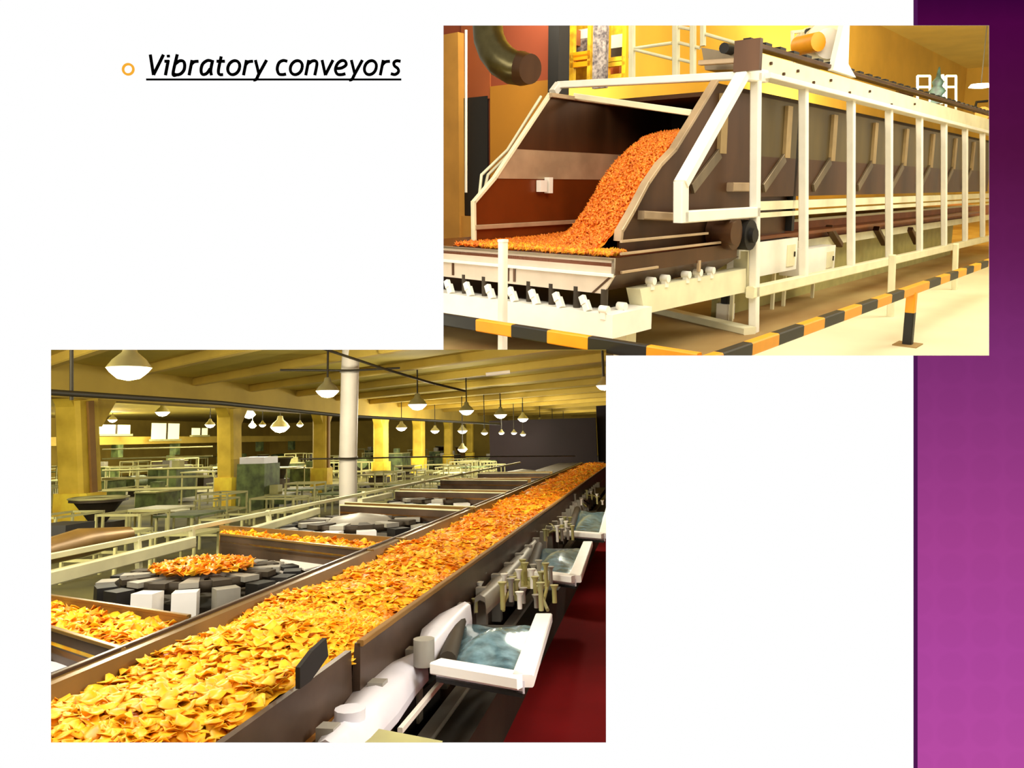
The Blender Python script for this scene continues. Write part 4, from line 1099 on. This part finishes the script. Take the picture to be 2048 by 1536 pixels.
# ---- hall clutter beyond the railing: machines in rows
kinds = 0
rows = []
for b in (8.0, 9.4, 10.6, 11.6, 14.6, 16.4, 18.4, 20.6, 23, 25.5, 28.5, 32):
    a = 7 + (b - 7) * .9
    while a < 62:
        rows.append((a + R(), b + (R() - .5) * .6)); a += 1.6 + R() * 1.6 + (b - 7) * .05
cnt = 0
adj = ['green boxy machine', 'cream table frame', 'dark brown hopper machine', 'pale guard rail frame', 'green tank on legs']
where = 'on the hall floor beyond the weigher railing'
for a, b in rows:
    x, y = r.pix((a, b, FL + .5))
    if x < 60 or x > 990 or b > 4.9 + a * .95 or cnt > 270: continue
    cnt += 1; k = random.choice([0, 0, 1, 1, 2, 3, 3, 3, 4]) if b > 11 else random.choice([1, 3, 3])
    t = Thing(r, ['boxy_machine', 'table_frame', 'hopper_machine', 'guard_frame', 'tank'][k], adj[k] + ' ' + where, ['machine', 'table', 'machine', 'guard rail', 'tank'][k], (a, b, FL), adj[k] + 's across the hall floor')
    w, d, h = .8 + R() * .8, .6 + R() * .6, .5 + R() * .7
    if b < 12: h *= .6; w *= .8
    zb_ = FL
    if k == 0:
        t.part('body', MB().box((a - w/2, b - d/2, zb_ + .15), (a + w/2, b + d/2, zb_ + h)), random.choice(['hallgreen', 'halldark', 'hallgreen']))
        t.part('lid', MB().box((a - w/2 - .03, b - d/2 - .03, zb_ + h), (a + w/2 + .03, b + d/2 + .03, zb_ + h + .04)), 'hallcream')
        t.part('tower', MB().box((a - .15, b - .15, zb_ + h), (a + .15, b + .15, zb_ + h + .3)), random.choice(['hallcream', 'hallgreen', 'grey']))
    elif k == 1 or k == 3:
        hh = h if k == 1 else h + .2
        for sx in (-1, 1):
            for sy in (-1, 1): t.part('leg', MB().box((a + sx * w/2 - .02, b + sy * d/2 - .02, zb_), (a + sx * w/2 + .02, b + sy * d/2 + .02, zb_ + hh)), 'hallcream')
        if k == 1: t.part('table_top', MB().box((a - w/2 - .05, b - d/2 - .05, zb_ + hh), (a + w/2 + .05, b + d/2 + .05, zb_ + hh + .04)), random.choice(['hallcream', 'hallgreen', 'rail2']))
        else:
            for z in (.5, 1): 
                mb = MB()
                for sy in (-1, 1): mb.box((a - w/2, b + sy * d/2 - .02, zb_ + hh * z - .04), (a + w/2, b + sy * d/2 + .02, zb_ + hh * z))
                for sx in (-1, 1): mb.box((a + sx * w/2 - .02, b - d/2, zb_ + hh * z - .04), (a + sx * w/2 + .02, b + d/2, zb_ + hh * z))
                t.part('rail', mb, 'hallcream')
    elif k == 2:
        t.part('hopper', MB().lathe((a, b, zb_), [(.1, .3), (w * .45, h + .2), (w * .5, h + .2), (w * .5, h + .15)], 8), random.choice(['halldark', 'steel_dark', 'chan']))
        t.part('stand', MB().box((a - w/3, b - d/3, zb_), (a + w/3, b + d/3, zb_ + .4)), 'halldark')
        t.part('rim', MB().lathe((a, b, zb_ + h + .2), [(w * .5, 0), (w * .53, .03), (w * .5, .05)], 8), 'hallcream')
    else:
        t.part('tank_shell', MB().tube([(a - w/2, b, zb_ + h * .7), (a + w/2, b, zb_ + h * .7)], h * .3, 12), random.choice(['hallgreen', 'grey', 'hallcream']))
        t.part('saddle', MB().box((a - w/3, b - .15, zb_), (a + w/3, b + .15, zb_ + h * .5)), 'halldark')
# bluish machine between second and third columns
q = r.D(518, 920, 24); t = Thing(r, 'film_wrapper', 'machine with bluish white hood between the second and third yellow columns', 'machine', q - V((0, 0, .6)))
t.part('hood', MB().cbox(q, (.9, .8, .2)), 'lilac'); t.part('body', MB().box((q.x - .5, q.y - .45, FL), (q.x + .5, q.y + .45, q.z - .1)), 'hallgreen')
# upper storage mezzanine and bright far windows
t = Thing(r, 'mezzanine', 'olive mezzanine edge with beams far behind the first two columns', 'mezzanine', (45, 32, .2))
t.part('deck', MB().box((30, 27, .15), (60, 27.4, .55)), 'olive_beam')
for k in range(6): t.part('beam', MB().box((31 + k * 5, 26.9, -.5), (31.4 + k * 5, 27.3, .15)), 'hallgreen')
for x0, x1, y0, y1, lab in ((200, 260, 849, 868, 'left'), (305, 358, 846, 878, 'middle'), (385, 415, 856, 870, 'right')):
    p, q = r.B(x0, y0, 26.5), r.B(x1, y1, 26.5)
    t = Thing(r, 'bright_hatch', lab + ' of the three bright window hatches far behind the columns', 'window', (p.x, 26.5, q.z))
    gz = t.part('glazing', MB().box((p.x, 26.5, q.z), (q.x, 26.55, p.z)), 'windowglow')
    t.part('sill', MB().box((p.x - .1, 26.4, q.z - .1), (q.x + .1, 26.6, q.z)), 'hallcream')
    t.part('mullion', MB().box(((p.x + q.x) / 2, 26.45, q.z), ((p.x + q.x) / 2 + .1, 26.5, p.z)), 'halldark', parent=gz)
# long pale pipes running across the hall
for k, (y, d, lab) in enumerate(((952, 19, 'nearest'), (975, 15, 'lowest'), (935, 24, 'second'), (912, 30, 'third'), (893, 36, 'topmost'))):
    single(r, 'hall_pipe', MB().tube([r.D(205, y + 6, d), r.D(425, y, d)], .03, 8), 'hallcream', lab + ' pale horizontal pipe between the first two yellow columns', 'pipe')
# ceiling fluorescent
single(r, 'strip_light', MB().beam(r.D(972, 749, 15), r.D(1020, 744, 15), .2, .06), 'post', 'unlit pale strip light under the joists at upper right', 'light')

# ================================================================== lights
def area(room, p, tgt, sx, sy, energy, colr, name):
    l = bpy.data.lights.new(name, 'AREA'); l.shape = 'RECTANGLE'; l.size = sx; l.size_y = sy; l.energy = energy; l.color = colr
    o = bpy.data.objects.new(name, l); col.objects.link(o)
    P = room.M @ V(p); T = room.M @ V(tgt)
    o.location = P; o.rotation_euler = (T - P).to_track_quat('-Z', 'Y').to_euler(); return o
area(R1, (6, 1.5, 6.5), (10, 5, 1), 6, 4, 500, (1, .94, .8), 'hall_fill')  # unseen area light added above the hopper front
area(R1, (16, 0, 6.2), (17, 4, 1), 9, 3, 600, (1, .95, .78), 'hall_fill')  # unseen area light added above the tunnel
area(R1, (3.2, 6.2, 4.6), (7, 6, 1.5), 3, 2, 140, (1, .93, .8), 'hall_fill')  # added behind the panel to brighten the pan front
area(R1, (12, 8.6, 6.2), (16, 10, 4), 3, 2, 380, (1, .92, .7), 'hall_fill')  # added above view to brighten the yellow machines
area(R1, (20, 9, 4.6), (23, 9.5, 9), 14, 4, 1800, (1, .92, .66), 'hall_fill')  # uplight added behind the machine to brighten the ceiling
area(R1, (36, 10, 4.4), (38, 10, 9), 16, 5, 4200, (1, .92, .66), 'hall_fill')  # second hidden uplight added for the far ceiling
area(R2, (3.5, 3.8, 1.75), (4.5, 3.0, -1), 3, 3, 260, (1, .95, .8), 'packing_fill')  # unseen area light added over the near conveyor
area(R2, (5, 9.3, 1.2), (17, 13, -.6), 3, 1.5, 700, (1, .93, .7), 'packing_fill')  # added out of view to brighten the yellow columns
area(R2, R2.D(1500, 860, 3.3), (3.6, 1.0, -1.3), .8, .8, 45, (1, .96, .9), 'packing_fill')  # added beside the opening to brighten the conveyor's right side
area(R2, (20, 17.5, 1.82), (20, 17.5, -1), 9, 3, 500, (1, .93, .62), 'packing_fill')  # added behind the girder to brighten the hall
area(R2, (36, 22, 1.84), (36, 22, -1), 14, 3, 1800, (1, .93, .62), 'packing_fill')  # added behind the girder to brighten the far hall
def point(room, p, energy, colr, rad=.1):
    l = bpy.data.lights.new('lamp_light', 'POINT'); l.energy = energy; l.color = colr; l.shadow_soft_size = rad
    o = bpy.data.objects.new('lamp_light', l); col.objects.link(o); o.location = room.M @ V(p)
for a, b, z, e in LPTS: point(R2, (a, b, z), e, (1, .93, .72))

w = bpy.data.worlds.new('World'); sc.world = w; w.use_nodes = True
bg = w.node_tree.nodes['Background']; bg.inputs[0].default_value = (1, .92, .74, 1); bg.inputs[1].default_value = .6
# ------------------------------------------------------------------ camera
cam = bpy.data.cameras.new('camera'); co = bpy.data.objects.new('camera', cam); col.objects.link(co)
co.location = (0, 0, 0); co.rotation_euler = (math.pi / 2, 0, 0)
cam.sensor_width = 36; cam.lens = F / W * 36
cam.shift_x = (W / 2 - PX) / W; cam.shift_y = (PY - H / 2) / W
cam.clip_start = .05; cam.clip_end = 400
sc.camera = co
vs = sc.view_settings; sc.display_settings.display_device = 'sRGB'
vs.view_transform = 'Standard'; vs.look = 'None'; vs.gamma = 1; vs.use_curve_mapping = False; vs.exposure = 0
